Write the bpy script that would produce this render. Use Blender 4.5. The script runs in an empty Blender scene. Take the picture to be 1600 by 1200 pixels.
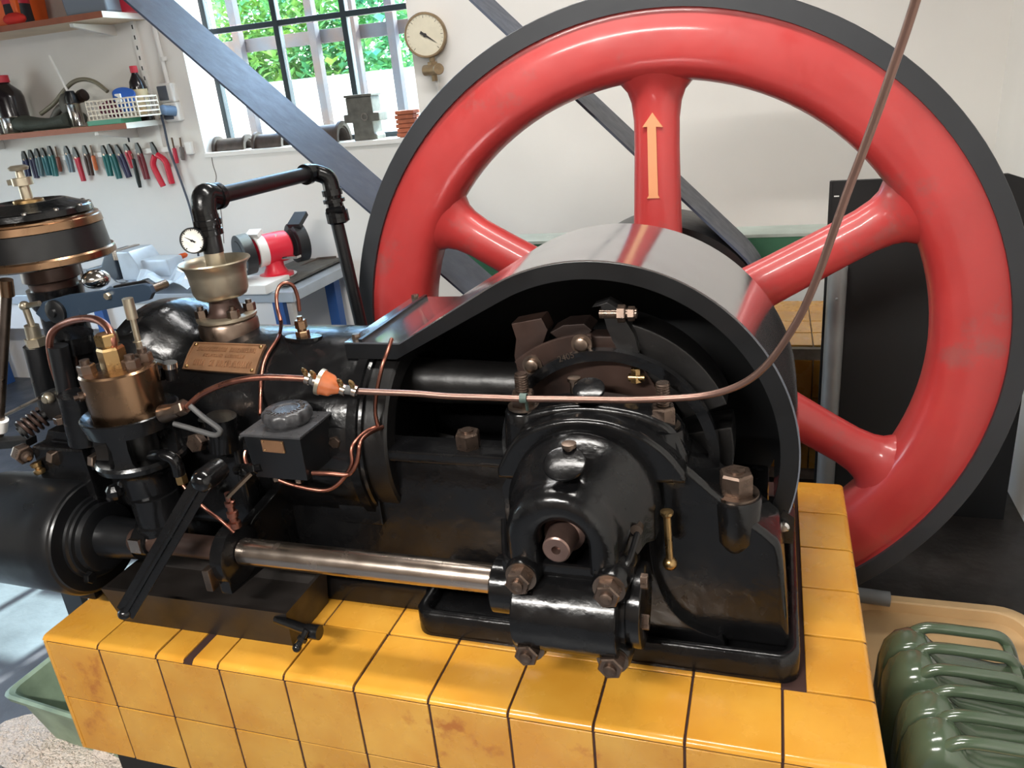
import bpy, bmesh, math, random
from mathutils import Vector, Matrix
random.seed(7)
scene = bpy.context.scene
COL = scene.collection
PI = math.pi
V = Vector

# ------------------------------------------------------------------ camera
CAM = V((1.312, -0.98, 1.023)); FPX = 1229.8
yaw, pit, roll = math.radians(19.322), math.radians(21.052), math.radians(-5.585)
_f = V((-math.sin(yaw) * math.cos(pit), math.cos(yaw) * math.cos(pit), -math.sin(pit)))
_r = V((math.cos(yaw), math.sin(yaw), 0)); _u = _r.cross(_f)
CR = _r * math.cos(roll) + _u * math.sin(roll)
CU = -_r * math.sin(roll) + _u * math.cos(roll)
cd = bpy.data.cameras.new('camera'); cam = bpy.data.objects.new('camera', cd); COL.objects.link(cam)
cd.sensor_width = 36; cd.lens = FPX / 1600 * 36; cd.clip_start = .02; cd.clip_end = 200
cam.matrix_world = Matrix(((CR.x, CU.x, -_f.x, CAM.x), (CR.y, CU.y, -_f.y, CAM.y), (CR.z, CU.z, -_f.z, CAM.z), (0, 0, 0, 1)))
scene.camera = cam

# ------------------------------------------------------------------ light
scene.view_settings.view_transform = 'Standard'; scene.view_settings.look = 'None'
scene.view_settings.gamma = 1; scene.view_settings.use_curve_mapping = False
scene.view_settings.exposure = 0.0
w = bpy.data.worlds.new('world'); scene.world = w; w.use_nodes = True
wn = w.node_tree.nodes; bg = wn['Background']
sky = wn.new('ShaderNodeTexSky'); sky.sky_type = 'NISHITA'; sky.sun_disc = False
sky.sun_elevation = math.radians(48); sky.sun_rotation = math.radians(20)
w.node_tree.links.new(sky.outputs[0], bg.inputs[0]); bg.inputs[1].default_value = 2.7
sd = bpy.data.lights.new('sun', 'SUN'); sd.energy = 38; sd.angle = math.radians(.6); sd.color = (1, .95, .86)
sun = bpy.data.objects.new('sun', sd); COL.objects.link(sun)
sun.rotation_euler = V((-.45, -2.15, -1.65)).to_track_quat('-Z', 'Y').to_euler()
def area(name, loc, target, sx, sy, power, col):
    a = bpy.data.lights.new(name, 'AREA'); a.shape = 'RECTANGLE'; a.size = sx; a.size_y = sy; a.energy = power; a.color = col
    o = bpy.data.objects.new(name, a); COL.objects.link(o); o.location = loc
    o.rotation_euler = (V(target) - V(loc)).to_track_quat('-Z', 'Y').to_euler(); return o
WARM = (1, .965, .91); COOL = (.70, .84, 1)
area('fixture_light_front', (.35, -2.05, 1.98), (.35, -2.0, 0), 1.25, .16, 190, WARM)
area('fixture_light_mid', (.9, .35, 1.98), (.9, .36, 0), 1.25, .16, 34, WARM)
area('added_wall_light', (.15, 1.70, 2.38), (.15, 1.71, 0), 1.25, .16, 26, (1, .98, .96))  # added lamp, brightens the back wall without lighting the engine front
area('window_light_left', (-3.88, .6, .8), (0, .6, .4), 1.6, 1.0, 9, COOL)

# ------------------------------------------------------------------ helpers
def ray(px, py): return _f + CR * ((px - 800) / FPX) - CU * ((py - 600) / FPX)
def P(px, py, Y=None, X=None, Z=None):
    """the point of the place that stands on the plane Y (or X, or Z) on the sight line through px,py"""
    d = ray(px, py); a = 0 if X is not None else 2 if Z is not None else 1
    v = X if X is not None else Z if Z is not None else Y
    return CAM + d * ((v - CAM[a]) / d[a])
def MPP(p): return (V(p) - CAM).dot(_f) / FPX      # metres per pixel at a point

def Pcyl(px, py, Y0, Z0, r):
    d = ray(px, py); oy, oz = CAM.y-Y0, CAM.z-Z0
    a = d.y**2+d.z**2; b = oy*d.y+oz*d.z; c = oy**2+oz**2-r*r; q = b*b-a*c
    t = (-b-math.sqrt(max(q,0)))/a; return CAM+d*t
def smooth2(poly, n=5, closed=False):
    o = []; m = len(poly)
    for i in range(m-1):
        p0, p1, p2, p3 = (V((*poly[max(i-1,0)],0)), V((*poly[i],0)), V((*poly[i+1],0)), V((*poly[min(i+2,m-1)],0)))
        for k in range(n):
            t = k/n; q = .5*((2*p1)+(p2-p0)*t+(2*p0-5*p1+4*p2-p3)*t*t+(3*p1-p0-3*p2+p3)*t**3); o.append((q.x,q.y))
    return o+[tuple(poly[-1])]
def pxp(l, Y): return [(P(x, y, Y).x, P(x, y, Y).z) for x, y in l]

class B:
    """mesh builder in world coordinates"""
    def __init__(s): s.v = []; s.f = []
    def add(s, vs, fs):
        n = len(s.v); s.v += [V(v) for v in vs]; s.f += [tuple(i + n for i in f) for f in fs]; return s
    def box(s, x0, x1, y0, y1, z0, z1):
        return s.add([(x0,y0,z0),(x1,y0,z0),(x1,y1,z0),(x0,y1,z0),(x0,y0,z1),(x1,y0,z1),(x1,y1,z1),(x0,y1,z1)],
                     [(0,3,2,1),(4,5,6,7),(0,1,5,4),(1,2,6,5),(2,3,7,6),(3,0,4,7)])
    def obox(s, c, hx, hy, hz, rot=None):
        c = V(c); R = rot or Matrix.Identity(3)
        vs = [c + R @ V((x*hx, y*hy, z*hz)) for z in (-1,1) for x, y in ((-1,-1),(1,-1),(1,1),(-1,1))]
        return s.add(vs, [(0,3,2,1),(4,5,6,7),(0,1,5,4),(1,2,6,5),(2,3,7,6),(3,0,4,7)])
    def bar(s, a, b, wdt, thk, up=(0,0,1)):
        a, b = V(a), V(b); x = (b - a).normalized(); y = V(up).cross(x)
        y = y.normalized() if y.length > 1e-6 else V((0,1,0)); z = x.cross(y)
        R = Matrix((x, y, z)).transposed()
        return s.obox((a + b) / 2, (b - a).length / 2, wdt / 2, thk / 2, R)
    def frame(s, d):
        d = V(d).normalized(); a = V((0,0,1)) if abs(d.z) < .9 else V((1,0,0))
        x = a.cross(d).normalized(); return x, d.cross(x), d
    def lathe(s, p, d, prof, n=32, ph=0.0, closed=False):
        p = V(p); x, y, z = s.frame(d); m = len(prof); vs = []
        for t, r in prof:
            for i in range(n):
                a = 2*PI*i/n + ph; vs.append(p + z*t + (x*math.cos(a) + y*math.sin(a))*r)
        fs = []
        for j in range(m if closed else m - 1):
            k = (j + 1) % m
            for i in range(n):
                i2 = (i + 1) % n; fs.append((j*n+i, j*n+i2, k*n+i2, k*n+i))
        if not closed:
            if prof[0][1] > 1e-6: fs.append(tuple(range(n-1, -1, -1)))
            if prof[-1][1] > 1e-6: fs.append(tuple((m-1)*n+i for i in range(n)))
        return s.add(vs, fs)
    def cyl(s, a, b, r, r2=None, n=24, ph=0.0):
        a, b = V(a), V(b); return s.lathe(a, b - a, [(0, r), ((b - a).length, r if r2 is None else r2)], n, ph)
    def hexn(s, p, d, r, h, ph=.2):
        return s.lathe(p, d, [(0, r), (h*.88, r), (h, r*.9)], 6, ph)
    def tube(s, pts, r, n=10, sub=6, rr=None):
        pts = [V(q) for q in pts]
        if sub > 1 and len(pts) > 2:
            o = []
            for i in range(len(pts)-1):
                p0 = pts[max(i-1,0)]; p1 = pts[i]; p2 = pts[i+1]; p3 = pts[min(i+2,len(pts)-1)]
                for k in range(sub):
                    t = k/sub; o.append(.5*((2*p1)+(p2-p0)*t+(2*p0-5*p1+4*p2-p3)*t*t+(3*p1-p0-3*p2+p3)*t**3))
            o.append(pts[-1]); pts = o
        m = len(pts); T = [(pts[min(i+1,m-1)]-pts[max(i-1,0)]).normalized() for i in range(m)]
        x, y, _ = s.frame(T[0]); vs = []
        for i in range(m):
            x = (x - T[i]*x.dot(T[i])).normalized(); y = T[i].cross(x); ri = r if rr is None else rr(i/(m-1))
            for k in range(n):
                a = 2*PI*k/n; vs.append(pts[i] + (x*math.cos(a)+y*math.sin(a))*ri)
        fs = [(i*n+k, i*n+(k+1)%n, (i+1)*n+(k+1)%n, (i+1)*n+k) for i in range(m-1) for k in range(n)]
        fs += [tuple(range(n-1,-1,-1)), tuple((m-1)*n+k for k in range(n))]
        return s.add(vs, fs)
    def loft(s, rings, cap=True, close=True):
        n = len(rings[0]); vs = [v for r in rings for v in r]; fs = []
        for j in range(len(rings)-1):
            for i in range(n if close else n-1):
                i2 = (i+1) % n; fs.append((j*n+i, j*n+i2, (j+1)*n+i2, (j+1)*n+i))
        if cap: fs += [tuple(range(n-1,-1,-1)), tuple((len(rings)-1)*n+i for i in range(n))]
        return s.add(vs, fs)
    def prism(s, poly, y0, y1, ax='y'):
        def q(p, t): return (p[0], t, p[1]) if ax == 'y' else (t, p[0], p[1]) if ax == 'x' else (p[0], p[1], t)
        return s.loft([[V(q(p, y0)) for p in poly], [V(q(p, y1)) for p in poly]])
    def ball(s, p, r, n=16, sq=(1,1,1)):
        p = V(p); m = n//2; vs = []
        for j in range(m+1):
            a = PI*j/m
            for i in range(n):
                b = 2*PI*i/n; vs.append(p + V((r*sq[0]*math.sin(a)*math.cos(b), r*sq[1]*math.sin(a)*math.sin(b), r*sq[2]*math.cos(a))))
        return s.add(vs, [(j*n+i, (j+1)*n+i, (j+1)*n+(i+1)%n, j*n+(i+1)%n) for j in range(m) for i in range(n)])
    def spring(s, a, b, R, r, turns, n=8):
        a, b = V(a), V(b); x, y, z = s.frame(b-a); L = (b-a).length; k = int(turns*14)
        return s.tube([a + z*(L*i/k) + (x*math.cos(2*PI*turns*i/k)+y*math.sin(2*PI*turns*i/k))*R for i in range(k+1)], r, n, 1)

def mk(name, b, mat, parent=None, smooth=38, bevel=0, seg=2, kind=None):
    me = bpy.data.meshes.new(name); me.from_pydata([tuple(v) for v in b.v], [], b.f)
    bm = bmesh.new(); bm.from_mesh(me); bmesh.ops.remove_doubles(bm, verts=bm.verts, dist=1e-6)
    bmesh.ops.recalc_face_normals(bm, faces=bm.faces)
    if bevel:
        es = [e for e in bm.edges if len(e.link_faces) == 2 and e.calc_face_angle(0) > .6]
        bmesh.ops.bevel(bm, geom=es, offset=bevel, segments=seg, affect='EDGES', profile=.6, clamp_overlap=True)
    bm.to_mesh(me); bm.free()
    if smooth:
        me.shade_smooth(); me.set_sharp_from_angle(angle=math.radians(smooth))
    me.materials.append(mat)
    o = bpy.data.objects.new(name, me); COL.objects.link(o)
    if bevel: wnm(o)
    if parent: par(o, parent)
    if kind: o['kind'] = kind
    return o
def wnm(o):
    md = o.modifiers.new('weighted_normal', 'WEIGHTED_NORMAL'); md.keep_sharp = True
def rootloc(p):
    m = V((0,0,0)); q = p
    while q: m = m + V(q.location); q = q.parent
    return m
def par(o, p):
    o.parent = p
    o.matrix_parent_inverse = Matrix.Translation(-V(p.location)) if p.type == 'EMPTY' else Matrix.Identity(4)
def thing(name, label, cat, loc, group=None):
    o = bpy.data.objects.new(name, None); COL.objects.link(o); o.location = loc; o.empty_display_size = .05
    o['label'] = label; o['category'] = cat
    if group: o['group'] = group
    return o
def tag(o, label, cat, group=None):
    o['label'] = label; o['category'] = cat
    if group: o['group'] = group
    return o
def copy_tree(o, parent=None):
    c = o.copy(); COL.objects.link(c)
    if parent:
        mi = o.matrix_parent_inverse.copy(); c.parent = parent; c.matrix_parent_inverse = mi
    for ch in list(o.children): copy_tree(ch, c)
    return c

# ------------------------------------------------------------------ materials
def material(name, col, rough=.5, metal=0, var=0, vscale=8, col2=None, bump=0, bscale=30, coat=0, rvar=0, spec=.5,
             emit=None, rand=0, trans=0, stain=None, sscale=6, sthr=.62, alpha=1):
    m = bpy.data.materials.new(name); m.use_nodes = True; nt = m.node_tree; N = nt.nodes; L = nt.links
    b = N['Principled BSDF']; b.inputs['Roughness'].default_value = rough; b.inputs['Metallic'].default_value = metal
    b.inputs['Specular IOR Level'].default_value = spec; b.inputs['Coat Weight'].default_value = coat; b.inputs['Coat Roughness'].default_value = .12
    b.inputs['Base Color'].default_value = (*col, 1)
    if trans: b.inputs['Transmission Weight'].default_value = trans
    if alpha < 1: b.inputs['Alpha'].default_value = alpha
    geo = N.new('ShaderNodeNewGeometry'); src = None
    if var or col2:
        no = N.new('ShaderNodeTexNoise'); no.inputs['Scale'].default_value = vscale; no.inputs['Detail'].default_value = 5; L.new(geo.outputs['Position'], no.inputs['Vector'])
        mx = N.new('ShaderNodeMix'); mx.data_type = 'RGBA'; c2 = col2 or tuple(c*(1-var) for c in col)
        mx.inputs[6].default_value = (*col, 1); mx.inputs[7].default_value = (*c2, 1)
        rp = N.new('ShaderNodeMapRange'); rp.inputs[1].default_value = .38; rp.inputs[2].default_value = .66; L.new(no.outputs[0], rp.inputs[0]); L.new(rp.outputs[0], mx.inputs[0]); src = mx.outputs[2]
    if rand:
        oi = N.new('ShaderNodeObjectInfo'); hs = N.new('ShaderNodeHueSaturation')
        r1 = N.new('ShaderNodeMapRange'); r1.inputs[3].default_value = 1-rand; r1.inputs[4].default_value = 1+rand*.5; L.new(oi.outputs['Random'], r1.inputs[0]); L.new(r1.outputs[0], hs.inputs['Value'])
        if src: L.new(src, hs.inputs['Color'])
        else: hs.inputs['Color'].default_value = (*col, 1)
        src = hs.outputs[0]
    if stain:
        no = N.new('ShaderNodeTexNoise'); no.inputs['Scale'].default_value = sscale; no.inputs['Detail'].default_value = 9; no.inputs['Roughness'].default_value = .7; L.new(geo.outputs['Position'], no.inputs['Vector'])
        rp = N.new('ShaderNodeMapRange'); rp.inputs[1].default_value = sthr; rp.inputs[2].default_value = sthr+.09; L.new(no.outputs[0], rp.inputs[0])
        mx = N.new('ShaderNodeMix'); mx.data_type = 'RGBA'; mx.inputs[7].default_value = (*stain, 1)
        if src: L.new(src, mx.inputs[6])
        else: mx.inputs[6].default_value = (*col, 1)
        L.new(rp.outputs[0], mx.inputs[0]); src = mx.outputs[2]
    if src: L.new(src, b.inputs['Base Color'])
    if rvar:
        no = N.new('ShaderNodeTexNoise'); no.inputs['Scale'].default_value = vscale*2.3; no.inputs['Detail'].default_value = 6; L.new(geo.outputs['Position'], no.inputs['Vector'])
        rp = N.new('ShaderNodeMapRange'); rp.inputs[1].default_value = .3; rp.inputs[2].default_value = .7; rp.inputs[3].default_value = max(.03, rough-rvar); rp.inputs[4].default_value = rough+rvar
        L.new(no.outputs[0], rp.inputs[0]); L.new(rp.outputs[0], b.inputs['Roughness'])
    if bump:
        no = N.new('ShaderNodeTexNoise'); no.inputs['Scale'].default_value = bscale; no.inputs['Detail'].default_value = 4; L.new(geo.outputs['Position'], no.inputs['Vector'])
        bp = N.new('ShaderNodeBump'); bp.inputs['Strength'].default_value = bump; bp.inputs['Distance'].default_value = .01; L.new(no.outputs[0], bp.inputs['Height']); L.new(bp.outputs[0], b.inputs['Normal'])
    if emit:
        b.inputs['Emission Color'].default_value = (*emit[0], 1); b.inputs['Emission Strength'].default_value = emit[1]
    return m
def S(r, g, bl):   # sRGB 0-255 to linear
    return tuple((c/255/12.92 if c <= 10 else ((c/255+.055)/1.055)**2.4) for c in (r, g, bl))
M = {}
M['wall'] = material('wall_plaster', S(234,231,226), .85, var=.06, vscale=1.7, bump=.12, bscale=14)
M['ceil'] = material('darkened_ceiling', S(126,112,98), .8, var=.2, vscale=3)  # unseen ceiling, darkened so the black enamel reflects less grey
M['frontwall'] = material('darkened_front_wall', S(116,104,94), .85, var=.15, vscale=3)  # unseen front wall, darkened to deepen reflections in the black enamel
M['floor'] = material('floor_concrete', S(92,98,106), .42, var=.35, vscale=4, bump=.15, bscale=40, rvar=.12)
M['pit'] = material('oily_floor', S(44,40,37), .45, var=.5, vscale=6, bump=.3, bscale=25, rvar=.15, stain=S(95,84,74), sscale=9, sthr=.66)
M['tile'] = material('yellow_tile', S(202,148,56), .24, col2=S(190,132,42), vscale=7, coat=.25, rvar=.1, rand=.12, bump=.05, bscale=12, stain=S(104,70,30), sscale=30, sthr=.70)
M['tile_side'] = material('yellow_tile_front', S(188,142,62), .28, col2=S(176,122,44), vscale=6, coat=.2, rvar=.1, rand=.14, bump=.05, bscale=12, stain=S(150,90,34), sscale=7, sthr=.59)
M['grout'] = material('dark_grout', S(48,24,18), .9)
M['black'] = material('black_enamel', S(15,15,16), .22, col2=S(10,10,11), vscale=9, rvar=.1, bump=.22, bscale=26, coat=.16, spec=.28, stain=S(44,39,34), sscale=70, sthr=.70)
M['blackflat'] = material('black_satin_paint', S(14,15,17), .33, rvar=.06, vscale=6, bump=.04, bscale=30)
M['sheet'] = material('guard_sheet_blued', S(186,186,190), .13, metal=.95, rvar=.03, vscale=7, bump=.02, bscale=6)
M['darkin'] = material('oily_dark_iron', S(18,17,17), .38, col2=S(13,12,12), vscale=9, bump=.15)
M['capgrey'] = material('lit_black_cap', S(58,58,60), .34, var=.3, vscale=40, rvar=.1)  # grey stands for light caught on the cap and top plate
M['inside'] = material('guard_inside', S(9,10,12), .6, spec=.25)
M['browniron'] = material('brown_oiled_iron', S(70,52,45), .4, metal=.45, col2=S(46,36,33), vscale=9, rvar=.1)
M['red'] = material('red_enamel', S(172,52,51), .42, col2=S(162,48,47), vscale=5, coat=.3, rvar=.1, bump=.2, bscale=9, stain=S(150,68,66), sscale=4, sthr=.56)
M['rimblack'] = material('rim_black', S(40,42,46), .5, rvar=.08, var=.2, vscale=4)
M['steel'] = material('bright_steel', S(186,172,160), .24, metal=1, var=.08, vscale=11, rvar=.05)
M['oldsteel'] = material('old_steel', S(128,112,100), .36, metal=1, var=.3, vscale=22, rvar=.1)
M['nut'] = material('rusty_nut', S(106,90,80), .33, metal=.85, var=.35, vscale=30, rvar=.12)
M['brass'] = material('brass', S(170,140,96), .32, metal=1, var=.2, vscale=22, rvar=.1)
M['bronze'] = material('bronze', S(146,116,90), .26, metal=1, var=.12, vscale=7, rvar=.05)
M['plate'] = material('bronze_plate', S(142,106,78), .45, metal=.6, var=.2, vscale=30)
M['copper'] = material('copper', S(160,106,90), .36, metal=1, var=.25, vscale=16, rvar=.1)
M['nickel'] = material('nickel', S(182,172,152), .38, metal=.9, var=.12, vscale=9, rvar=.1)
M['chrome'] = material('chrome', S(205,203,200), .15, metal=1)
M['belt'] = material('leather_belt', S(60,68,84), .42, spec=.4, var=.22, vscale=12, bump=.06, bscale=40, rvar=.06)
M['dullpipe'] = material('weathered_copper', S(132,104,94), .42, metal=.9, var=.25, vscale=6)
M['white'] = material('white_paint', S(232,230,226), .5)
M['rubber'] = material('grey_rubber', S(70,70,70), .6)
# ------------------------------------------------------------------ the room
WY, WXR, WXL, WYF, FZ, CZ = 2.75, 2.16, -4.0, -3.5, -.55, 2.75
def struct(name, b, m, **k):
    o = mk(name, b, m, **k); o['kind'] = 'structure'; return o
struct('floor', B().box(WXL-.2, WXR+.2, WYF-.2, WY+.2, FZ-.1, FZ), M['floor'], smooth=0)
struct('ceiling', B().box(WXL-.2, WXR+.2, WYF-.2, WY+.35, CZ, CZ+.1), M['ceil'], smooth=0)
def wall_with_hole(name, plane, a0, a1, z0, z1, t0, t1, h):
    b = B()
    def bx(p, q, r, s2):
        if plane == 'y': b.box(p, q, t0, t1, r, s2)
        else: b.box(t0, t1, p, q, r, s2)
    ha0, ha1, hz0, hz1 = h
    bx(a0, ha0, z0, z1); bx(ha1, a1, z0, z1); bx(ha0, ha1, z0, hz0); bx(ha0, ha1, hz1, z1)
    return struct(name, b, M['wall'], smooth=0)
# window opening of the back wall
_a = P(322, 243, WY); _b = P(652, 212, WY)
HX0, HX1, HZ0, HZ1 = _a.x + .0, P(640, 100, WY).x + .02, (_a.z + _b.z)/2 , 2.3
wall_with_hole('wall_back', 'y', WXL, WXR+.2, FZ, CZ, WY, WY+.32, (HX0, HX1, HZ0, HZ1))
wall_with_hole('wall_left', 'x', WYF, WY+.32, FZ, CZ, WXL-.2, WXL, (-.2, 1.4, .3, 1.3))
struct('wall_right', B().box(WXR, WXR+.2, WYF, WY, FZ, CZ), M['wall'], smooth=0)
struct('wall_front', B().box(WXL, WXR+.2, WYF-.2, WYF, FZ, CZ), M['frontwall'], smooth=0)
# ------------------------------------------------------------------ tiled plinth
T = .15
plinth = thing('tiled_plinth', 'engine plinth faced with glazed yellow tiles and dark joints', 'plinth', (.675, .45, FZ))
mk('core', B().box(-.147, 1.496, .006, .898, -.30, .006), M['grout'], plinth, smooth=0)
mk('base', B().box(-.10, 1.46, .04, .88, FZ, -.30), material('base_black', S(14,13,12), .8), plinth, smooth=0)
def tile_mesh(x0, x1, y0, y1, z0, z1, front=0, right=0, nm='tile', mt='tile'):
    g = .0021; b = B().box(x0+g, x1-g, y0+g, y1-g, z0+g, z1)
    me = bpy.data.meshes.new(nm); me.from_pydata([tuple(v) for v in b.v], [], b.f); bm = bmesh.new(); bm.from_mesh(me)
    bmesh.ops.recalc_face_normals(bm, faces=bm.faces)
    def sel(fn): return [e for e in bm.edges if all(fn(v.co) for v in e.verts)]
    if front:
        bmesh.ops.bevel(bm, geom=sel(lambda c: c.y < y0+g+1e-5 and c.z > z1-1e-5), offset=.013, segments=4, affect='EDGES', profile=.5)
    if right:
        bmesh.ops.bevel(bm, geom=sel(lambda c: c.x > x1-g-1e-5 and c.z > z1-1e-5), offset=.013, segments=4, affect='EDGES', profile=.5)
    bmesh.ops.bevel(bm, geom=[e for e in bm.edges if len(e.link_faces) == 2 and e.calc_face_angle(0) > 1.2], offset=.0015, segments=1, affect='EDGES')
    bm.to_mesh(me); bm.free(); me.shade_smooth(); me.set_sharp_from_angle(angle=math.radians(50)); me.materials.append(M[mt])
    o = bpy.data.objects.new(nm, me); COL.objects.link(o); par(o, plinth); wnm(o); return o
def jit(): return random.uniform(-.0012, .0012)
for i in range(-1, 10):
    x0, x1 = T*i, T*(i+1)
    if i == 1:
        tile_mesh(x0, x0+.070, 0, T+.005, -.001, .011+jit(), 1); tile_mesh(x0+.088, x1, 0, T+.005, -.001, .011+jit(), 1)
    else: tile_mesh(x0, x1, 0, T+.005, -.001, .011+jit(), 1, i == 9)
    if i < 9: tile_mesh(x0, x1, T+.005, 2*T+.005, -.001, .010+jit())
    for k in range(2):
        tile_mesh(x0, x1, 0+abs(jit())+.001, .014, -.004-T*(k+1), -.0045-T*k, 0, 0, mt='tile_side')
for j in range(5):
    tile_mesh(1.387, 1.5, T+.005+.149*j, T+.005+.149*(j+1), -.001, .011+jit(), 0, 1)
for j in range(6):
    for k in range(2):
        tile_mesh(1.486, 1.5, T*j, T*(j+1), -.001-T*(k+1), -.001-T*k, mt='tile_side')
        tile_mesh(-.15, -.136, T*j, T*(j+1), -.001-T*(k+1), -.001-T*k, mt='tile_side')

# ------------------------------------------------------------------ flywheel
AX, AZ = 1.0275, .331
FYC = 1.07
fly = thing('flywheel', 'huge red spoked flywheel with a black outer rim behind the engine', 'flywheel', (AX, FYC, AZ-.857))
prof = [(.981,.8135),(.98,.8555),(.982,.857),(1.158,.857),(1.16,.8555),(1.159,.8135)]
mk('rim', B().lathe((AX,0,AZ), (0,1,0), prof, 128, closed=True), M['rimblack'], fly)
prof = [(.992,.8135),(.992,.803),(.987,.79),(.983,.76),(.983,.72),(.987,.695),(.997,.678),(1.015,.667),(1.04,.661),(1.07,.659),(1.10,.661),(1.125,.667),(1.143,.678),(1.153,.695),(1.157,.76),(1.153,.79),(1.148,.803),(1.148,.8135)]
mk('rim_web', B().lathe((AX,0,AZ), (0,1,0), prof, 128, closed=True), M['red'], fly, smooth=60)
for k in range(6):
    a = math.radians(29.2 + 60*k); c, s_ = math.cos(a), math.sin(a); rings = []
    for r, wd, dp in [(.10,.075,.05),(.2,.066,.048),(.35,.060,.045),(.5,.056,.042),(.57,.056,.042),(.61,.061,.044),(.635,.07,.049),(.655,.088,.058),(.672,.118,.068),(.684,.15,.074)]:
        ring = []
        for i in range(28):
            t = 2*PI*i/28; u = math.cos(t)*wd; d = math.sin(t)*dp
            rad = r
            ring.append(V((AX + c*rad - s_*u, FYC + d, AZ + s_*rad + c*u)))
        rings.append(ring)
    sp = mk('spoke', B().loft(rings), M['red'], fly, smooth=70)
    if k == 1:
        arrow = [(-.021,0),(-.009,.002),(-.012,-.21+.03)]
        b = B(); top = .60; yb = FYC-.044
        pl = [(AX+.001+x, AZ+z) for x, z in [(-.016,.385),(.016,.385),(.012,.392),(.011,.555),(.027,.553),(.003,.588),(-.022,.556),(-.010,.556),(-.011,.392)]]
        mk('arrow', B().prism(pl, FYC-.0465, FYC-.040), material('tan_arrow_paint', S(205,138,96), .5), sp, smooth=0)
mk('hub', B().lathe((AX,.95,AZ), (0,1,0), [(0,.10),(.01,.115),(.05,.12),(.19,.12),(.23,.115),(.24,.1)], 40), M['red'], fly)

# ------------------------------------------------------------------ crank guard
GY0, GY1 = .348, .685; GC = (.9985, .346); GR = .373
guard = thing('crank_guard', 'glossy black sheet metal guard arched over the crank', 'guard', (GC[0], (GY0+GY1)/2, .0))
def guard_path(R):
    pts = [(.499,.562+(R-GR)), (.622+.35*(R-GR),.562+(R-GR))]
    # tangent from the second point to the circle
    dx, dz = pts[1][0]-GC[0], pts[1][1]-GC[1]; d = math.hypot(dx, dz); base = math.atan2(dz, dx)
    a0 = base - math.acos(min(1, R/d))
    a1 = math.radians(-26)
    for i in range(49):
        a = a0 + (a1-a0)*i/48; pts.append((GC[0]+R*math.cos(a), GC[1]+R*math.sin(a)))
    return pts
po, pi_ = guard_path(GR), guard_path(GR-.004)
mk('curved_sheet', B().prism(po + pi_[::-1], GY0, GY1), M['sheet'], guard, smooth=30)
pf = guard_path(GR-.034)
mk('front_lip', B().prism(guard_path(GR-.003) + pf[::-1], GY0-.002, GY0+.004), M['blackflat'], guard, smooth=0)
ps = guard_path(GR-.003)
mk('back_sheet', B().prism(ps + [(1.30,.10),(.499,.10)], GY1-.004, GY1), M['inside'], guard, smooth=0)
mk('strap', B().box(.530,.538,GY0+.002,GY1-.002,.562,.568), M['blackflat'], guard, smooth=0)
for y in (GY0+.022, GY1-.02): mk('bolt', B().hexn((.515,y,.562),(0,0,1),.009,.011), M['oldsteel'], guard)
mk('foot_bracket', B().prism([(1.325,.18),(1.365,.18),(1.365,.235),(1.345,.25)], GY0-.004, GY0+.03), M['blackflat'], guard)
mk('screw', B().lathe(P(1224,822,GY0-.006),(0,-1,0),[(0,.011),(.005,.011),(.009,.007)],16), M['chrome'], guard)
# ------------------------------------------------------------------ engine bed with main bearing
def rrect(x0, x1, y0, y1, r, z, n=6):
    o = []
    for cx, cy, a0 in ((x1-r,y0+r,-90),(x1-r,y1-r,0),(x0+r,y1-r,90),(x0+r,y0+r,180)):
        for i in range(n+1):
            a = math.radians(a0+90*i/n); o.append(V((cx+r*math.cos(a), cy+r*math.sin(a), z)))
    return o
BX = 1.006                      # bearing centre
bed = thing('engine_bed', 'black cast iron engine bed with hooded crank bearing and oil tray foot', 'engine', (.8, .45, .01))
rings = []
for ins, z in ((0,.010),(0,.058),(.004,.063),(.010,.065),(.017,.063),(.022,.056),(.024,.036)):
    rings.append(rrect(.655+ins, 1.378-ins, .166+ins, .735-ins, .035-ins*.6, z))
mk('tray_foot', B().loft(rings), M['black'], bed, smooth=50)
mk('side_wall', B().box(-.02, .90, .285, .325, .045, .350), M['black'], bed, bevel=.004)
mk('side_wall', B().box(-.02, .90, .585, .625, .045, .350), M['black'], bed, bevel=.004)
mk('foot_strip', B().box(.02, .66, .232, .66, .010, .070), M['black'], bed, bevel=.012)
mk('ledge', B().box(.535, .875, .262, .335, .344, .368), M['black'], bed, bevel=.006)
mk('end_wall', B().box(1.18, 1.32, .40, .62, .05, .20), M['black'], bed, bevel=.01)
# pedestal
pl = [(.862,.05),(.862,.345),(.872,.362),(1.118,.362)]+smooth2([(1.122,.32),(1.124,.26),(1.130,.20),(1.143,.15),(1.166,.108),(1.20,.080),(1.245,.064),(1.255,.045)],4)
mk('pedestal', B().prism(pl, .194, .31), M['black'], bed, bevel=.005, seg=2)
pl = [(1.05,.045),(1.05,.405),(1.15,.408)]+smooth2([(1.165,.405),(1.185,.395),(1.225,.358),(1.285,.305),(1.325,.272),(1.342,.245),(1.352,.15),(1.362,.045)],4)
mk('foot', B().prism(pl, .214, .335), M['black'], bed, bevel=.012, seg=3)
pl = [(.856,.362)]+smooth2([(.858,.382),(.885,.43),(.92,.460),(.97,.480),(1.02,.486),(1.07,.480),(1.12,.460),(1.16,.430),(1.186,.395)],5)+[(1.19,.375)]
mk('bearing_cap', B().prism(pl, .188, .305), M['black'], bed, bevel=.01, seg=3)
pl = [(.868,.372)]+smooth2([(.872,.42),(.89,.462),(.93,.482),(1.0,.494),(1.06,.492),(1.12,.480),(1.165,.455),(1.186,.41)],5)+[(1.19,.372)]
mk('cap_saddle', B().prism(pl, .225, .30), M['black'], bed, bevel=.012, seg=3)
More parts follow.
